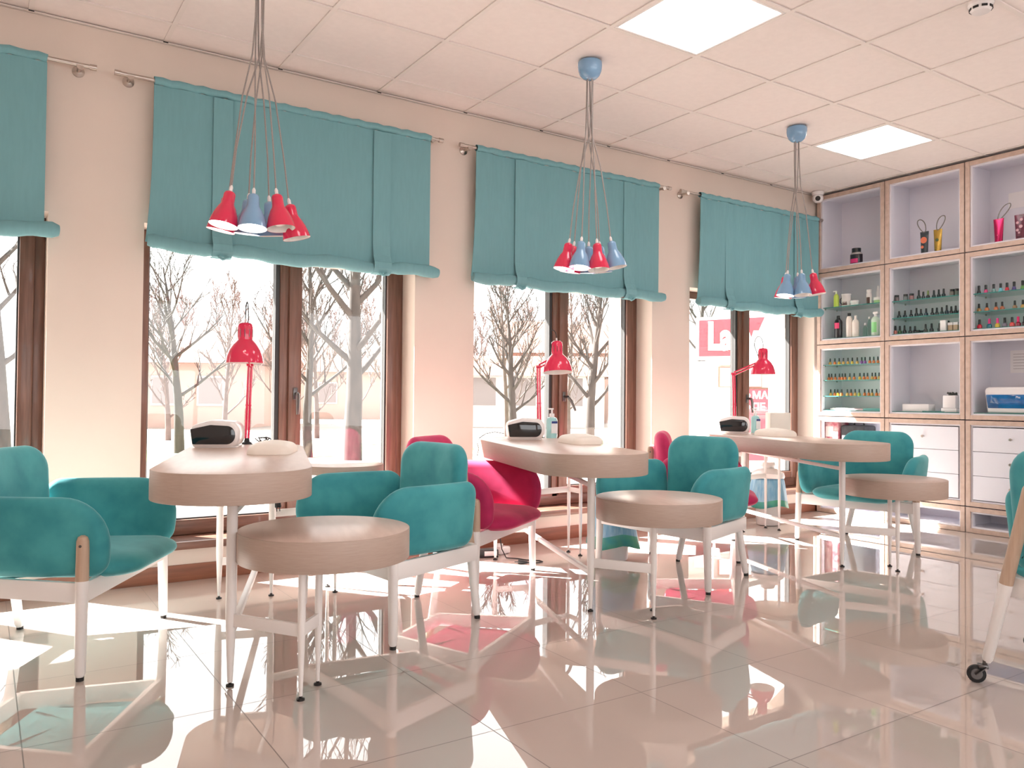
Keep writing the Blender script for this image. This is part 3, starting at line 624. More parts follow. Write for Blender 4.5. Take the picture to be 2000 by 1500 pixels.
# ------------------------------------------------------------------ shelving
XF = 6.172
YC = [-.028, -.672, -1.317, -1.962]
ZR = [0, .196, .844, 1.474, 2.107, 2.797]
cname = ['left', 'middle', 'right']; rname = ['lowest', 'fourth', 'third', 'second', 'top']
def cell(ci, ri):
    y1, y0 = YC[ci]-.004, YC[ci+1]+.004; z0, z1 = ZR[ri]+.002, ZR[ri+1]-.0055
    what = 'low open plinth' if ri == 0 else ('three-drawer' if (ri == 1 and ci > 0) else 'open-fronted')
    t = thing('cabinet_unit', '%s white cabinet with oak edges, %s column, %s row of the shelving' % (what, cname[ci], rname[ri] if ri else 'bottom'), 'cabinet', (XF, (y0+y1)/2, z0), 0, 'oak-edged cabinet units of the shelving')
    w = (y1-y0)/2; h = z1-z0; D = XE-XF-.004; e = .033
    b = B(); b.use(M['cabw'])
    b.box(.014, D, -w, -w+.018, 0, h); b.box(.014, D, w-.018, w, 0, h); b.box(.014, D, -w+.018, w-.018, 0, .045); b.box(.014, D, -w+.018, w-.018, h-.018, h); b.box(D-.008, D, -w+.018, w-.018, .045, h-.018)
    # white liner behind the oak edge
    for q in ((-w+.018, -w+.045, .045, h-.018), (w-.045, w-.018, .045, h-.018), (-w+.045, w-.045, h-.045, h-.018)): b.box(.0145, .05, *q)
    b.build('carcass', None, t, 0)
    b = B()
    b.box(0, .014, -w, -w+e, 0, h, .002); b.box(0, .014, w-e, w, 0, h, .002); b.box(0, .014, -w+e, w-e, 0, e, .002); b.box(0, .014, -w+e, w-e, h-e, h, .002)
    b.build('edge_frame', M['cabwood'], t, 0)
    if ri == 1 and ci > 0:
        n = 3; a0, a1 = .05, h-.05; dh = (a1-a0)/n
        for k in range(n):
            o = B().box(.006, .05, -w+.05, w-.05, a0+dh*k+.0015, a0+dh*(k+1)-.0015, .0015).build('drawer', M['cabw'], t, 0)
            b = B(); b.lathe([(0, 0), (.006, 0), (.006, .012), (.011, .018), (.009, .024), (0, .025)], (.006, 0, a0+dh*(k+.55)), 14, Matrix.Rotation(-PI/2, 4, 'Y')); b.build('knob', M['nickel'], o)
    zs = {(0, 3): [1.80], (0, 2): [1.295, 1.160, 1.022], (1, 3): [1.795, 1.657], (2, 3): [1.79, 1.655]}.get((ci, ri), [])
    for z in zs:
        b = B(); b.use(M['shelfglass']); b.box(.03, D-.012, -w+.0185, w-.0185, z-z0-.006, z-z0); b.use(M['edgeglass']); b.box(.0265, .0298, -w+.046, w-.046, z-z0-.0062, z-z0+.0002)
        b.build('glass_shelf', None, t, 0)
        b = B()
        for yy in (-w+.024, w-.024):
            for xx in (.09, .26): b.rod((xx, yy-.006, z-z0-.01), (xx, yy+.006, z-z0-.01), .004, n=8)
        b.build('shelf_pin', M['nickel'], t)
    if ri in (2, 3):                                      # loose glass sheet on the bottom board
        b = B(); b.use(M['shelfglass']); b.box(.055, D-.012, -w+.03, w-.03, .0452, .051); b.use(M['edgeglass']); b.box(.0265, .0548, -w+.046, w-.046, .0452, .0512)
        b.build('glass_base_plate', None, t, 0)
for ci in range(3):
    for ri in range(5): cell(ci, ri)

# ------------------------------------------------------------------ shelf contents
pm = {}
def pmat(rgb, rough=.2):
    k = tuple(rgb)
    if k not in pm: pm[k] = mat('lacquer_%02x%02x%02x' % k, rgb, rough, coat=.3)
    return pm[k]
ordn = ['first', 'second', 'third', 'fourth', 'fifth', 'sixth', 'seventh', 'eighth', 'ninth', 'tenth', 'eleventh', 'twelfth', 'thirteenth', 'fourteenth']
def polish(y, z, h, r, body, cap, lab, group, x=XF+.095, conic=0.):
    t = thing('nail_polish', lab, 'nail polish', (x, y, z+.0007), 0, group)
    hb = h*.45
    b = B(); b.lathe([(0, 0), (r*.95, 0), (r, .003), (r*(1-conic*.5), hb*.72), (r*.62, hb), (r*.5, hb+.002), (0, hb+.002)], n=14); b.build('bottle', pmat(body), t)
    b = B(); b.lathe([(r*.52, hb), (r*.54, hb+.002), (r*(.46+conic*.2), h-.002), (r*.4, h), (0, h)], n=12); b.build('cap', pmat(cap, .35), t)
K = (28, 34, 36); KG = (24, 56, 52)
def row(ys, z, hs, r, bodies, caps, kind, where, group, conic=0.):
    for i, y in enumerate(ys):
        bd = bodies[i % len(bodies)] if isinstance(bodies, list) else bodies; cp = caps[i % len(caps)] if isinstance(caps, list) else caps
        h = hs[i % len(hs)] if isinstance(hs, list) else hs
        nm = kind[i % len(kind)] if isinstance(kind, list) else kind
        polish(y, z, h, r, bd, cp, '%s nail polish, %s from the left on %s' % (nm, ordn[i], where), group, conic=conic)
OR, YE, VI, GO = (206, 120, 60), (206, 178, 60), (134, 84, 156), (196, 160, 84)
r1 = [-.101, -.147, -.19, -.232, -.275, -.317, -.364, -.406, -.437, -.481, -.517, -.555]
r2 = [-.084, -.115, -.152, -.192, -.220, -.249, -.293, -.335, -.389, -.427, -.46, -.503, -.532, -.566]
r3 = [-.106, -.146, -.176, -.214, -.27, -.306, -.344, -.383, -.433, -.471, -.502, -.542, -.575]
r2[0] = -.088
row(r1, 1.295, .058, .0125, [GO, OR, YE, GO, GO, YE, GO, VI, VI, OR, OR, OR], KG, ['golden', 'orange', 'yellow', 'golden', 'golden', 'yellow', 'golden', 'violet', 'violet', 'orange', 'orange', 'orange'], "the left cabinet's upper glass shelf", 'polish on the upper left glass shelf')
row(r2, 1.160, .058, .0125, [OR, OR, OR, (190, 110, 70), OR, OR, GO, OR, YE, OR, OR, GO, OR, GO], KG, ['orange', 'orange', 'orange', 'copper', 'orange', 'orange', 'golden', 'orange', 'yellow', 'orange', 'orange', 'golden', 'orange', 'golden'], "the left cabinet's middle glass shelf", 'polish on the middle left glass shelf')
row(r3, 1.022, .058, .0125, [GO, OR, YE, OR, GO, OR, GO, (170, 180, 70), OR, OR, GO, OR, OR], KG, ['golden', 'orange', 'yellow', 'orange', 'golden', 'orange', 'golden', 'lime', 'orange', 'orange', 'golden', 'orange', 'orange'], "the left cabinet's lowest glass shelf", 'polish on the lowest left glass shelf')
DKG = (40, 62, 62)
row([-.908, -.945, -.983, -1.03, -1.069, -1.107], 1.795, [.078, .062, .066, .064, .066, .068], .015, [DKG, (52, 60, 62), (30, 36, 40), (36, 50, 52), (28, 34, 38), (34, 46, 50)], [K, K, (110, 130, 70), K, K, K], ['tall dark', 'dark grey', 'green-capped black', 'dark', 'dark', 'dark'], "the middle cabinet's top glass shelf", 'polish on the top glass shelf of the middle cabinet')
for i, y in enumerate((-.722, -.797, -.848, -1.174, -1.212)):
    t = thing('glitter_jar', "dark-lidded glitter jar, %s from the left on the middle cabinet's top glass shelf" % ordn[i], 'jar', (XF+.095, y, 1.7957), 0, 'glitter jars in the middle cabinet')
    B().lathe([(0, 0), (.017, 0), (.018, .003), (.018, .036), (.015, .04), (0, .04)], n=16).build('glass_jar', pmat([(120, 110, 112), (100, 110, 112), (150, 110, 112), (110, 104, 96), (90, 100, 92)][i]), t); B().lathe([(.016, .038), (.017, .04), (.017, .056), (0, .057)], n=16).build('lid', pmat(K, .35), t)
row([-.742, -.792, -.844, -.888, -.925, -.968, -1.018, -1.054, -1.093, -1.131, -1.166, -1.2, -1.232], 1.657, [.062, .062, .062, .074, .062, .064], .015, [DKG, (40, 56, 66), (36, 38, 40), (44, 52, 54)], K, 'dark', "the middle cabinet's middle glass shelf", 'dark polish on the middle glass shelf')
row([-.71, -.748, -.787, -.836, -.875], 1.5278, [.072, .068, .070, .058, .058], .0155, [(206, 122, 112), (60, 96, 56), (34, 40, 44), (30, 36, 40), (34, 38, 44)], K, ['coral', 'green', 'black', 'short black', 'black'], "the middle cabinet base", 'polish on the base of the middle cabinet')
row([-.963, -1.011, -1.074], 1.5278, [.068, .070, .068], .0155, [(44, 50, 50), (40, 48, 50), (60, 66, 70)], K, ['dark bronze', 'dark steel', 'smoky grey'], "the middle cabinet base after the gap", 'polish right of the gap in the middle cabinet')
t = thing('polish_lying', 'dark nail polish bottle lying on its side on the base of the middle cabinet', 'nail polish', (XF+.09, -.905, 1.5405))
b = B(); b.rod((0, .014, 0), (0, -.012, 0), .012, n=12); b.rod((0, -.012, 0), (0, -.04, 0), .007, n=10); b.build('bottle', pmat(K, .35), t)
t = thing('carton_box', 'small white and black carton on the base of the middle cabinet', 'box', (XF+.09, -1.119, 1.5278)); B().box(-.03, .0, -.022, .022, 0, .085, .001).build('sleeve', M['paper'], t); B().box(.0005, .03, -.022, .022, 0, .083, .001).build('tray', pmat(K, .5), t)
for i, y in enumerate((-1.165, -1.205)):
    t = thing('sample_box', 'tiny white box, %s of the two beside the black and white carton' % ['left', 'right'][i], 'box', (XF+.1, y, 1.5278)); B().box(-.02, .02, -.017, .017, 0, .045, .001).build('base', pmat((190, 170, 140), .5), t); B().box(-.021, .021, -.018, .018, .045, .066, .001).build('lid', M['paper'], t)
row([-1.374, -1.424, -1.48, -1.529, -1.573, -1.621, -1.679], 1.79, [.066, .066, .066, .066, .066, .068, .07], .0165, [(34, 38, 46), (214, 70, 130), (120, 160, 160), (110, 190, 206), (206, 40, 60), (80, 74, 130), (90, 140, 74)], K, ['black', 'pink', 'grey green', 'aqua', 'red', 'violet blue', 'green'], "the right cabinet's top glass shelf", 'polish on the top glass shelf of the right cabinet', .5)
row([-1.374, -1.431, -1.496, -1.539, -1.626, -1.68], 1.655, .064, .0155, [(170, 130, 80), (206, 120, 74), (196, 112, 74), (180, 104, 70), (150, 120, 90), (190, 150, 84)], K, ['bronze', 'orange', 'copper', 'brown', 'taupe', 'golden'], "the right cabinet's middle glass shelf", 'polish on the middle glass shelf of the right cabinet')
row([-1.378, -1.448, -1.506, -1.556, -1.607, -1.648, -1.69], 1.5278, .072, .0175, [(222, 34, 62), (40, 120, 140), (220, 190, 70), (130, 122, 140), (232, 84, 84), (160, 30, 60), (44, 30, 36)], [K, (236, 60, 140), (236, 60, 140), K, K, (236, 40, 120), K], ['red', 'pink-capped teal', 'pink-capped yellow', 'grey', 'coral', 'pink-capped crimson', 'black'], "the right cabinet base", 'polish on the base of the right cabinet')
# left cabinet, second row: bottles
def bottle(name, y, z, prof, col, cap, caph, lab, cat='bottle', x=XF+.1, lbl=None, sy=1.):
    t = thing(name, lab, cat, (x, y, z+.0007), 0)
    b = B(); b.lathe(prof, n=20, sx=.8, sy=sy); b.build('body', pmat(col, .3), t)
    h = max(p[1] for p in prof)
    if cap: B().lathe([(cap[0], h-.004), (cap[0], h+caph), (0, h+caph)], n=16).build('cap', pmat(cap[1], .35), t)
    if lbl:
        r = prof[2][0]; n = 8; b = B()
        for k in range(n):
            a0, a1 = PI-.7+1.4*k/n, PI-.7+1.4*(k+1)/n
            p = lambda a, zz: (r*1.012*.8*math.cos(a), r*sy*1.012*math.sin(a), zz)
            b.f([b.bm.verts.new(p(a0, lbl[0])), b.bm.verts.new(p(a1, lbl[0])), b.bm.verts.new(p(a1, lbl[1])), b.bm.verts.new(p(a0, lbl[1]))])
        b.build('label_patch', pmat(lbl[2], .5), t)
    return t
sh = lambda r, h, n: [(0, 0), (r*.96, 0), (r, .004), (r, h*.82), (r*.8, h*.92), (n, h), (0, h)]
t = bottle('lotion_bottle', -.158, 1.80, sh(.024, .12, .01), (196, 220, 90), (.008, (226, 236, 190)), .02, 'lime green pump bottle on the glass shelf of the left cabinet')
B().box(-.008, .008, -.008, .03, .14, .15, .003).build('pump_head', M['plastic'], t)
t = bottle('cream_tub', -.255, 1.80, [(0, 0), (.036, 0), (.038, .004), (.04, .1), (0, .1)], (222, 214, 212), (.041, (232, 228, 226)), .01, 'white tub with dark leaf pattern on the glass shelf of the left cabinet', 'tub', lbl=(.012, .075, (92, 62, 60)))
b = B(); b.tube([(0, .038, .085), (0, .058, .07), (0, .06, .045), (0, .04, .02)], .004, 8); b.build('carry_handle', pmat(K, .4), t)
bottle('cream_jar', -.334, 1.80, [(0, 0), (.032, 0), (.034, .003), (.034, .026), (0, .028)], (230, 226, 224), (.036, (236, 234, 232)), .016, 'small white cream jar on the glass shelf of the left cabinet', 'jar')
bottle('scrub_tube', -.472, 1.80, sh(.024, .105, .018), (226, 220, 216), (.02, (234, 230, 226)), .02, 'white tube with dark brown base pattern on the glass shelf of the left cabinet', 'tube', lbl=(.005, .06, (84, 60, 54)))
bottle('spray_cap_tube', -.512, 1.80, sh(.018, .13, .012), (228, 224, 222), (.012, (236, 232, 230)), .03, 'white slim bottle behind the green lidded jar', 'bottle', x=XF+.17)
bottle('balm_jar', -.556, 1.80, [(0, 0), (.036, 0), (.038, .003), (.038, .028), (0, .03)], (160, 196, 140), (.039, (234, 232, 226)), .02, 'green jar with white lid on the glass shelf of the left cabinet', 'jar')
bottle('shampoo_bottle', -.178, 1.5278, sh(.036, .175, .012), (34, 36, 42), (.014, K), .024, 'black bottle with pink label on the base of the left cabinet', lbl=(.085, .135, (216, 60, 110)))
bottle('toner_bottle', -.285, 1.5278, sh(.029, .19, .014), (232, 222, 214), (.015, K), .022, 'white bottle with black cap on the base of the left cabinet')
bottle('milk_bottle', -.345, 1.5278, sh(.031, .155, .012), (234, 224, 216), (.01, (236, 228, 222)), .034, 'white bottle with white cap on the base of the left cabinet')
for i, y in enumerate((-.415, -.455)):
    t = thing('clear_bottle', 'empty clear bottle, %s of the pair on the base of the left cabinet' % ['shorter left', 'taller right'][i], 'bottle', (XF+.13, y, 1.5278))
    hh = [.1, .15][i]; B().lathe([(0, 0), (.018, 0), (.019, .004), (.019, hh*.7), (.007, hh), (0, hh)], n=18).build('body', M['shelfglass'], t); B().lathe([(.008, hh), (.008, hh+.02), (0, hh+.02)], n=12).build('cap', M['plastic'], t)
t = bottle('spray_bottle', -.53, 1.5278, sh(.036, .165, .013), (206, 226, 206), (.011, (238, 238, 236)), .022, 'pale green spray bottle on the base of the left cabinet', lbl=(.03, .115, (140, 214, 140)))
b = B(); b.box(-.02, .02, -.03, .014, .185, .205, .005); b.build('trigger_head', M['plastic'], t)
# papers at the bottom of the third row
for i, (y, dx, dz, lab, col) in enumerate(((-.19, .1, 0, 'flat stack of white papers on the base of the left cabinet', (244, 240, 240)), (-.33, .12, .004, 'pink-edged white booklet lying beside the white papers', (240, 214, 218)), (-.5, .1, 0, 'flat teal plastic wallet at the right of the papers', (120, 190, 186)))):
    t = thing(['paper_stack', 'booklet', 'plastic_wallet'][i], lab, ['papers', 'booklet', 'wallet'][i], (XF+dx+.035, y, .8980), .1*i)
    B().box(-.06, .1, -.075, .075, 0, .016-dz, .001).build('sheet_pile', pmat(col, .6), t); B().box(-.05, .09, -.06, .06, .0165-dz, .02-dz, .0005).build('cover', pmat([(250, 248, 248), (236, 190, 200), (150, 206, 200)][i], .5), t)
# top row contents
t = bottle('powder_jar', -.352, 2.1545, [(0, 0), (.052, 0), (.054, .004), (.054, .085), (.036, .105), (0, .108)], (40, 34, 44), (.038, K), .032, 'black wide jar with pink label in the top left cabinet', 'jar', lbl=(.012, .048, (226, 50, 120)))
B().lathe([(.0545, .086), (.0365, .1075), (.036, .107)], n=20, sx=.8).build('clear_shoulder', pmat((190, 182, 180), .2), t)
def tube_with_loop(y, z, h, w, col, lab, lean, spots, metal=0., clip=False):
    t = thing('cosmetic_tube', lab, 'tube', (XF+.1, y, z), 0)
    b = B(); n = 20; R = []
    for k in range(9):
        f = k/8; zz = h*f; rx = .022*(1-f)+.002*f; ry = w*(.36+.14*f)
        R.append([b.bm.verts.new((rx*math.cos(2*PI*i/n), ry*math.sin(2*PI*i/n), zz)) for i in range(n)])
    for u, v in zip(R, R[1:]):
        for i in range(n): b.f([u[i], u[(i+1) % n], v[(i+1) % n], v[i]])
    b.f(R[0][::-1]); b.f(R[-1]); b.build('body', col, t, 40)
    b = B(); b.lathe([(0, 0), (w*.34, 0), (w*.36, .004), (w*.36, .03), (0, .03)], n=18, sx=.7); b.build('cap', pmat(spots[0], .35), t)
    b = B()
    for (a, zz, s) in spots[1]: b.lathe([(0, 0), (s, 0), (s, .002), (0, .002)], (-.02*(1-zz/h)-.004, a, zz), 14, Matrix.Rotation(-PI/2, 4, 'Y'))
    b.build('printed_spot', pmat(spots[2], .4), t)
    pts = []
    for k in range(25):
        w_ = 2*PI*k/24; pts.append((0, -lean*(1-math.cos(w_))*.5+.028*math.sin(w_)*(1-.3*math.cos(w_)), h-.008+(.11 if not clip else .0)*(1-math.cos(w_))*.5 - (.075*(1-math.cos(w_))*.5 if clip else 0)))
    b = B(); b.tube(pts, .004, 6)
    b.build('ball_chain_loop', pmat((120, 116, 110), .35), t)
tube_with_loop(-.952, 2.1545, .185, .072, pmat((52, 60, 66), .3), 'dark tube with orange spot and chain loop in the top middle cabinet', -.04, ((30, 60, 66), [(0, .115, .026), (.008, .06, .012)], (224, 122, 90)))
tube_with_loop(-1.06, 2.1545, .185, .07, mat('gold_foil', (206, 170, 84), .25, .8, noise=.2, scale=20), 'golden tube with chain loop in the top middle cabinet', .04, ((150, 110, 90), [(0, .1, .012)], (70, 90, 60)))
tube_with_loop(-1.514, 2.1545, .185, .074, mat('pink_foil', (190, 40, 92), .22, .7, noise=.1, scale=12), 'shiny crimson tube with chain loop in the top right cabinet', .07, ((150, 24, 66), [(0, .06, .004)], (220, 120, 150)))
tube_with_loop(-1.662, 2.1545, .19, .08, pmat((104, 34, 58), .35), 'dark berry patterned tube in the top right cabinet', .09, ((70, 18, 40), [(-.012, .15, .01), (.014, .13, .01), (-.01, .1, .012), (.012, .075, .01), (0, .055, .008)], (214, 170, 180)), clip=True)
o = B().box(0, .001, -.14, .0, 0, .12).build('paper_note', M['paper'], None, 0); o.location = (XE-.0145, -1.475, 2.45); tag(o, 'blank white sheet stuck to the back of the top right cabinet', 'paper')
t = thing('printed_sheet', 'printed white sheet on the back of the right cabinet above the steriliser', 'paper', (XE-.0145, -1.485, 1.20))
B().box(0, .001, -.19, .0, 0, .17).build('sheet', M['paper'], t, 0)
for k in range(6): B().box(-.0006, -.0001, -.17, -.02, .03+.022*k, .033+.022*k).build('text_line', pmat((170, 160, 162), .6), t, 0)
t = thing('white_carton', 'long white carton on the base of the middle cabinet', 'box', (XF+.13, -.885, .8976)); B().box(-.05, .05, -.11, .11, 0, .06, .006).build('lid', M['plastic'], t); B().box(-.049, .049, -.109, .109, -.0, .02, .004).build('tray', M['paper'], t)
t = thing('cotton_holder', 'white holder with dark contents at the right of the white carton', 'holder', (XF+.11, -1.16, .8976)); b = B(); b.box(-.04, .04, -.05, .05, .03, .13, .008); b.build('box', M['plastic'], t); B().box(-.045, .045, -.06, .06, 0, .03, .004).build('foot', M['plastic'], t)
b = B()
for k in range(9): b.rod((random.uniform(-.03, .03), random.uniform(-.035, .035), .12), (random.uniform(-.03, .03), random.uniform(-.04, .04), .15), .008, n=7)
b.build('dark_contents', pmat((44, 50, 46), .5), t)
b = B(); b.box(-.06, .06, -.09, .09, 0, .006, .002); o = b.build('teal_tray', M['edgeglass']); o.location = (XF+.125, -1.04, .8980); tag(o, 'thin teal glass tray between the white carton and the white holder', 'tray')
# steriliser
t = thing('uv_steriliser', 'white steriliser with blue window in the right cabinet', 'steriliser', (XF+.155, -1.60, .8980))
b = B(); pr = rpoly([(-.155, 0, .012), (.155, 0, .012), (.178, .19, .03), (-.178, .19, .03)], .03, 5)
b.prism(pr, -.09, .09, .012, lambda y, z, x: V((x, y, z))); b.build('housing', M['plastic'], t, 50)
b = B(); pr = rpoly([(-.148, .035, .006), (.148, .035, .006), (.163, .135, .006), (-.163, .135, .006)], .05, 4)
b.prism(pr, -.0925, -.085, .001, lambda y, z, x: V((x, y, z))); win = b.build('blue_window', mat('blue_tinted_window', (30, 110, 176), .08, coat=.5, noise=.5, scale=6), t, 40)
text_mesh('Pha', .022, 'lettering', M['signwhite'], win, Matrix.Translation((-.0935, -.06, .115)) @ Matrix(((0, 0, -1, 0), (-1, 0, 0, 0), (0, 1, 0, 0), (0, 0, 0, 1))), .0003)
# fourth row left: boxes
t = thing('patterned_box', 'pink floral box in the cabinet behind the farthest desk', 'box', (XF+.142, -.135, .2435)); 
pass
B().box(-.08, .08, -.065, .065, 0, .55, .004).build('carton', mat('floral_print', (226, 196, 192), .5, rgb2=(190, 96, 112), scale=22), t); B().box(-.0815, -.0805, -.02, .055, .42, .51).build('picture_panel', pmat((240, 228, 222), .5), t)
t = thing('dark_case', 'dark grey case in the cabinet beside the pink floral box', 'case', (XF+.16, -.33, .2435)); B().box(-.08, .1, -.11, .12, 0, .525, .02).build('body', mat('charcoal_canvas', (70, 72, 76), .7, noise=.3, scale=30), t)
b = B(); b.tube([(0, -.06, .525), (0, -.05, .548), (0, .03, .548), (0, .04, .525)], .008, 8); b.build('carry_handle', pmat(K, .5), t)

# ------------------------------------------------------------------ outside
GZ = -.3
o = B().box(-60, 120, .52, 12, GZ-.2, GZ).build('pavement_ground', M['pave'], None, 0); tag(o, 'pale paving outside the windows', 'pavement', kind='structure')
o = B().box(-60, 120, 12.0, 16, GZ-.2, GZ-.001).build('lawn_ground', M['grass'], None, 0); tag(o, 'strip of spring grass beyond the paving', 'lawn', kind='structure')
o = B().box(-80, 140, 16, 130, GZ-.2, GZ-.002).build('road_ground', M['pave'], None, 0); tag(o, 'pale road and yards beyond the grass', 'road', kind='structure')
def at(px, dist, cam=V((0, -4.4716, .9688)), yaw=.58354, f=1564.2):
    d = V((math.sin(yaw), math.cos(yaw), 0))+V((math.cos(yaw), -math.sin(yaw), 0))*((px-1000)/f)
    return (cam+d*dist).xy
def tree(pos, h, r, seed, lab, fork=.3, spread=1., m='bark', nb=17, n2=7, n3=5, lean=0., group='bare trees outside the windows', cat='tree', into=None, tw=1.):
    rnd = random.Random(seed); b = into or B(); O = V((pos[0], pos[1], 0)) if into else V((0, 0, 0))
    def limb(p, d, L, r0, r1, n, wob, rise):
        pts = [p]; rs = [r0]
        for k in range(n):
            d = (d+V((rnd.uniform(-wob, wob), rnd.uniform(-wob, wob), rise+rnd.uniform(-wob, wob)*.5))).normalized()
            p = p+d*L/n; pts.append(p); rs.append(r0+(r1-r0)*(k+1)/n)
        b.tube(pts, rs, 7 if r0 > .05 else (5 if r0 > .015 else 3), False); return pts, rs
    def on(pts, rs, f):
        n = len(pts)-1; i = min(int(f*n), n-1); u = f*n-i
        return pts[i].lerp(pts[i+1], u), (pts[i+1]-pts[i]).normalized(), rs[i]+(rs[i+1]-rs[i])*u
    T, TR = limb(O, V((lean, 0, 1)).normalized(), h*.92, r, r*.12, 10, .05, .02)
    for k in range(nb):
        f = fork+(1-fork)*((k+rnd.uniform(0, .8))/nb)**.9; f = min(f, .98); q, d, rr = on(T, TR, f)
        a = k*2.4+rnd.uniform(-.5, .5); side = V((math.cos(a), math.sin(a), 0)); up = .35+.75*(f-fork)/(1-fork)
        L = h*.50*spread*(1-.55*(f-fork)/(1-fork))*rnd.uniform(.75, 1.15)
        P1, R1 = limb(q, (side*spread+V((0, 0, up+.15))).normalized(), L, min(rr*.62, r*.36), .009*tw, 7, .10, .07)
        for j in range(n2):
            f2 = .2+.8*(j+rnd.random())/n2; f2 = min(f2, .99); q2, d2, r2 = on(P1, R1, f2)
            sd = V((rnd.uniform(-1, 1), rnd.uniform(-1, 1), rnd.uniform(.0, 1.1))).normalized()
            P2, R2 = limb(q2, (d2*.7+sd*.8).normalized(), L*.42*(1.15-.5*f2)*rnd.uniform(.7, 1.2), max(r2*.62, .009*tw), .006*tw, 5, .13, .06)
            for i in range(n3):
                q3, d3, r3 = on(P2, R2, .25+.74*rnd.random())
                sd = V((rnd.uniform(-1, 1), rnd.uniform(-1, 1), rnd.uniform(-.1, 1))).normalized()
                limb(q3, (d3*.7+sd*.8).normalized(), L*.2*rnd.uniform(.6, 1.2), .0065*tw, .0045*tw, 3, .12, .05)
    if into: return
    o = b.build('bare_tree', M[m], None, 60); o.location = (pos[0], pos[1], GZ); tag(o, lab, cat, group); return o
tree(at(352, 18), 4.6, .12, 3, 'low spreading bare tree behind the nearest nail lamp', .26, 1.0)
tree(at(690, 15), 7.4, .19, 5, 'tall thick bare tree in the right light of the second window', .20, .75, nb=20)
tree(at(603, 17), 5.6, .11, 8, 'slim bare tree left of the tall thick one', .22, .7)
tree(at(1003, 20), 4.1, .13, 12, 'spreading bare tree in the left light of the third window', .24, .85)
tree(at(1150, 16), 4.4, .12, 15, 'bare tree in the right light of the third window', .24, .65)
tree(at(8, 13), 7.0, .14, 18, 'bare tree at the left edge in the first window', .24, .6)
tree(at(1368, 26), 8.0, .12, 21, 'bare tree top above the pink sign', .3, .6)
bgl = ['pale distant tree over the pink house', 'pale distant tree left of the nearest desk lamp', 'pale distant tree right of the nearest desk lamp', 'pale distant tree at the centre bar of the second window', 'pale distant tree behind the slim tree', 'pale distant tree behind the tall thick tree', 'pale distant tree at the right side of the second window', 'pale distant tree over the white house roof', 'pale distant tree behind the middle desk lamp']
for i, px in enumerate((330, 440, 545, 580, 620, 700, 770, 990, 1110)):
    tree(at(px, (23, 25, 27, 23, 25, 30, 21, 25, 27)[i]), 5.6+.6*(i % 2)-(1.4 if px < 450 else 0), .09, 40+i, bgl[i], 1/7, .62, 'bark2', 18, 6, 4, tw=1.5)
tk = B()
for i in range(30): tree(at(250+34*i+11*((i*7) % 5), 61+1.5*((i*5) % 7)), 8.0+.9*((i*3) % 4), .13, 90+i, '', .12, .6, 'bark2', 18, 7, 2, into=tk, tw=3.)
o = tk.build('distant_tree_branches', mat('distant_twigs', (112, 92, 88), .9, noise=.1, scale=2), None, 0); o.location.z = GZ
tag(o, 'pale tangle of bare branches far behind the houses', 'thicket', kind='stuff')
def house(px, dist, wid, eave, ridge, fac, lab, wins, turn=0.):
    p = at(px, dist); ang = -.58354+turn
    t = thing('house', lab, 'house', (p[0], p[1], GZ), ang, 'houses across the road')
    B().box(-wid/2, wid/2, 0, 7, 0, eave-GZ).build('wall', M[fac], t, 0)
    b = B(); e = eave-GZ; r = ridge-GZ; o_ = .5
    P = [(-wid/2-o_, -o_, e-.1), (wid/2+o_, -o_, e-.1), (wid/2+o_, 7+o_, e-.1), (-wid/2-o_, 7+o_, e-.1), (-wid/2-o_, 3.5, r), (wid/2+o_, 3.5, r)]
    v = [b.bm.verts.new(q) for q in P]
    for q in ((0, 1, 5, 4), (2, 3, 4, 5), (0, 4, 3), (1, 2, 5), (0, 3, 2, 1)): b.f([v[k] for k in q])
    b.build('roof', M['roof'], t, 0)
    for (x, z, w, h) in wins:
        o = B().box(x-w/2, x+w/2, -.05, -.001, z, z+h, .01).build('house_window', M['facadew'], t, 0)
        B().box(x-w/2+.08, x+w/2-.08, -.07, -.051, z+.08, z+h-.08).build('dark_glass', M['pane'], o, 0)
    return t
house(285, 32, 8, 2.4, 4.1, 'facade', 'pale pink house with brown roof seen through the second window', [(-1.5, .9, 1.1, 1.2), (.75, .9, 1.1, 1.2), (2.6, .9, 1.1, 1.2)])
house(985, 36, 9, 2.1, 3.1, 'facadew', 'low white house with brown roof in the third window', [(-3, .9, .9, 1.4), (-.9, .9, 1.2, 1.4), (.9, .9, 1.2, 1.4), (3, .9, 1.2, 1.4)])
house(1150, 44, 9, 3.6, 5.6, 'facade', 'taller pale house with brown roof behind the tree in the third window', [(-2, 1.2, 1, 1.3), (0, 1.2, 1, 1.3), (2, 1.2, 1, 1.3)])
house(640, 48, 14, 2.6, 4.4, 'facade', 'wide pale house far behind the trees of the second window', [(-4, .9, 1.2, 1.3), (0, .9, 1.2, 1.3), (4, .9, 1.2, 1.3)])
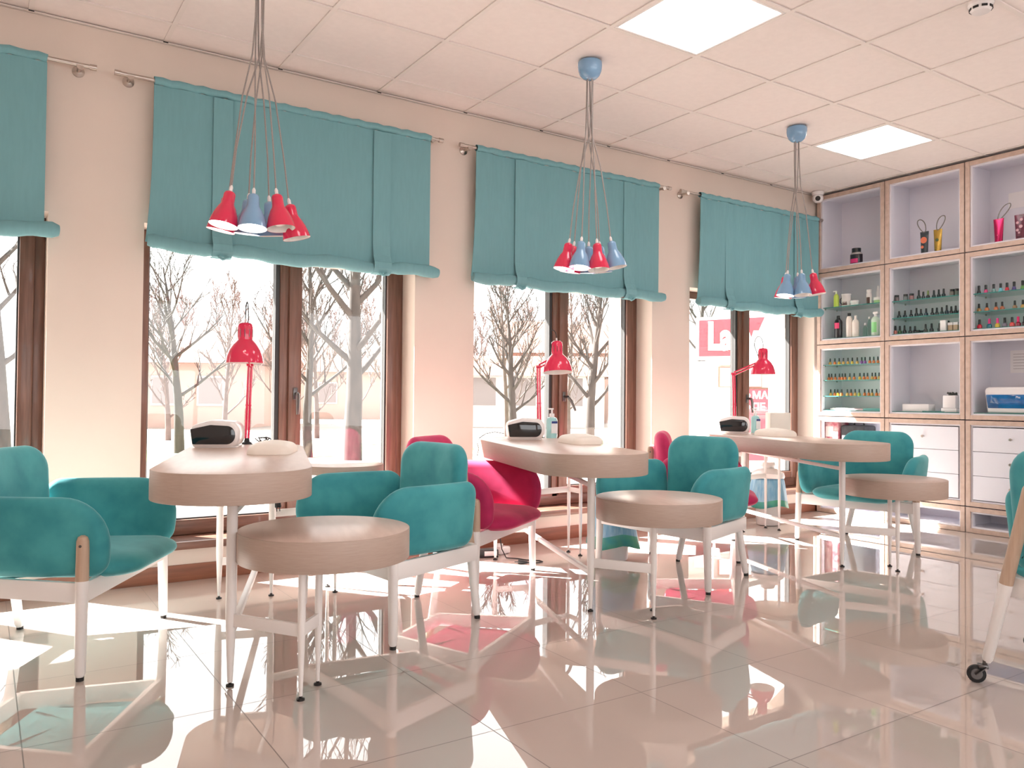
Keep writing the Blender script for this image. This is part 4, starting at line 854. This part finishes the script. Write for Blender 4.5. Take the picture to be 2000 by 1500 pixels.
# shop with signs outside the last window
D = 11.; p = at(1430, D); S = D/1564.2
sx = lambda px: (px-1430)*S
sz = lambda py: .9688-(py-783.4)*S
t = thing('shop_building', 'white shop building outside the window nearest the shelving', 'shop', (p[0], p[1], 0), -.58354)
B().box(sx(1346), sx(1700), .16, 3.2, GZ, sz(708)).build('wall', M['facadew'], t, 0)
B().box(sx(1340), sx(1706), .04, 3.3, sz(712), sz(706)).build('cornice', M['facadew'], t, 0)
B().box(sx(1362), sx(1406), .145, .159, GZ+.1, sz(730)).build('door_panel', mat('pale_pink_door', (236, 206, 204), .5, noise=.03, scale=3), t, 0)
s = thing('shop_sign', 'large pink sign with white lettering on the shop roof outside', 'sign', (p[0], p[1], 0), -.58354)
b = B(); pl = [(sx(1360), sz(704)), (sx(1466), sz(702)), (sx(1498), sz(614)), (sx(1360), sz(621))]
b.prism(pl, -.02, .03, 0, lambda x, z, y: V((x, y, z))); b.build('white_backboard', M['signwhite'], s, 0)
b = B(); pl = [(sx(1364), sz(697)), (sx(1458), sz(695)), (sx(1492), sz(619)), (sx(1364), sz(627))]
b.prism(pl, -.035, -.021, 0, lambda x, z, y: V((x, y, z))); b.build('pink_face', M['signpink'], s, 0)
FR = Matrix(((1, 0, 0, 0), (0, 0, -1, 0), (0, 1, 0, 0), (0, 0, 0, 1)))
text_mesh('Lady', .52, 'lettering', M['signwhite'], s, Matrix.Translation((sx(1428), -.045, sz(660))) @ FR @ Matrix.Diagonal((.70, 1, 1, 1)), .012, .022)
b = B()
for x in (1375, 1455): b.box(sx(x)-.03, sx(x)+.03, .031, .09, sz(705.6), sz(630))
b.build('sign_post', M['steel'], s, 0)
s = thing('shop_plaque', 'pale framed plaque with faint lettering on the shop wall outside', 'sign', (p[0], p[1], 0), -.58354)
B().box(sx(1409), sx(1494), .13, .1575, sz(756), sz(716)).build('frame', mat('plaque_frame', (176, 120, 104), .6), s, 0); B().box(sx(1411), sx(1492), .12, .129, sz(754), sz(718)).build('board', M['signwhite'], s, 0)
s = thing('price_banner', 'pink banner with white bullet lines on the shop wall outside', 'sign', (p[0], p[1], 0), -.58354)
b = B(); b.box(sx(1452), sx(1540), .12, .158, sz(900), sz(757)); b.build('banner_face', mat('pink_banner', (180, 74, 86), .6), s, 0)
b = B(); b.box(sx(1450), sx(1542), .115, .1585, sz(759.5), sz(756.5)); b.build('banner_rail', M['roof'], s, 0)
for i, (py, tx) in enumerate(((772, 'МАН'), (795, 'ПЕ'))):
    b = B(); b.lathe([(0, 0), (.028, 0), (.028, .01), (0, .01)], (sx(1467), .12, sz(py)), 18, Matrix.Rotation(PI/2, 4, 'X')); b.build('bullet', M['signwhite'], s)
    text_mesh(tx, .14, 'lettering', M['signwhite'], s, Matrix.Translation((sx(1474), .117, sz(py))) @ FR, .002, .004, 'LEFT')
o = B().box(-40, -2.2, 24, 24.3, GZ, GZ+1.0).build('low_fence', M['facade'], None, 0); tag(o, 'low pale wall far outside the first window', 'wall outside')

# ------------------------------------------------------------------ light, world, camera
w = bpy.data.worlds.new('World'); sc.world = w; w.use_nodes = True; nt = w.node_tree
bg = nt.nodes['Background']; bg.inputs[0].default_value = (1.0, .985, .985, 1); bg.inputs[1].default_value = 3.4
sun = bpy.data.lights.new('sun', 'SUN'); sun.energy = 55; sun.angle = math.radians(.9); sun.color = (1, .965, .93)
so = bpy.data.objects.new('sun', sun); C.objects.link(so); so.location = (-6, 9, 9)
so.rotation_euler = V((.431, -.592, -.682)).to_track_quat('-Z', 'Y').to_euler()
cam = bpy.data.cameras.new('camera'); cam.sensor_fit = 'HORIZONTAL'; cam.sensor_width = 36; cam.lens = 1564.224*36/2000; cam.clip_end = 500
co = bpy.data.objects.new('camera', cam); C.objects.link(co); sc.camera = co
yaw, pit, rol = .583540409, .018953284, .008605987
f_ = V((math.sin(yaw)*math.cos(pit), math.cos(yaw)*math.cos(pit), math.sin(pit))); r_ = V((math.cos(yaw), -math.sin(yaw), 0)); u_ = r_.cross(f_)
r2_ = r_*math.cos(rol)+u_*math.sin(rol); u2_ = -r_*math.sin(rol)+u_*math.cos(rol)
co.matrix_world = Matrix(((r2_.x, u2_.x, -f_.x, 0), (r2_.y, u2_.y, -f_.y, -4.4715982), (r2_.z, u2_.z, -f_.z, .96880832), (0, 0, 0, 1)))
sc.view_settings.view_transform = 'Standard'; sc.view_settings.look = 'None'; sc.view_settings.gamma = 1; sc.view_settings.use_curve_mapping = False
sc.view_settings.exposure = 0.24
sc.cycles.max_bounces = 10; sc.cycles.diffuse_bounces = 6; sc.cycles.transparent_max_bounces = 16; sc.cycles.glossy_bounces = 5
sc.cycles.sample_clamp_indirect = 6
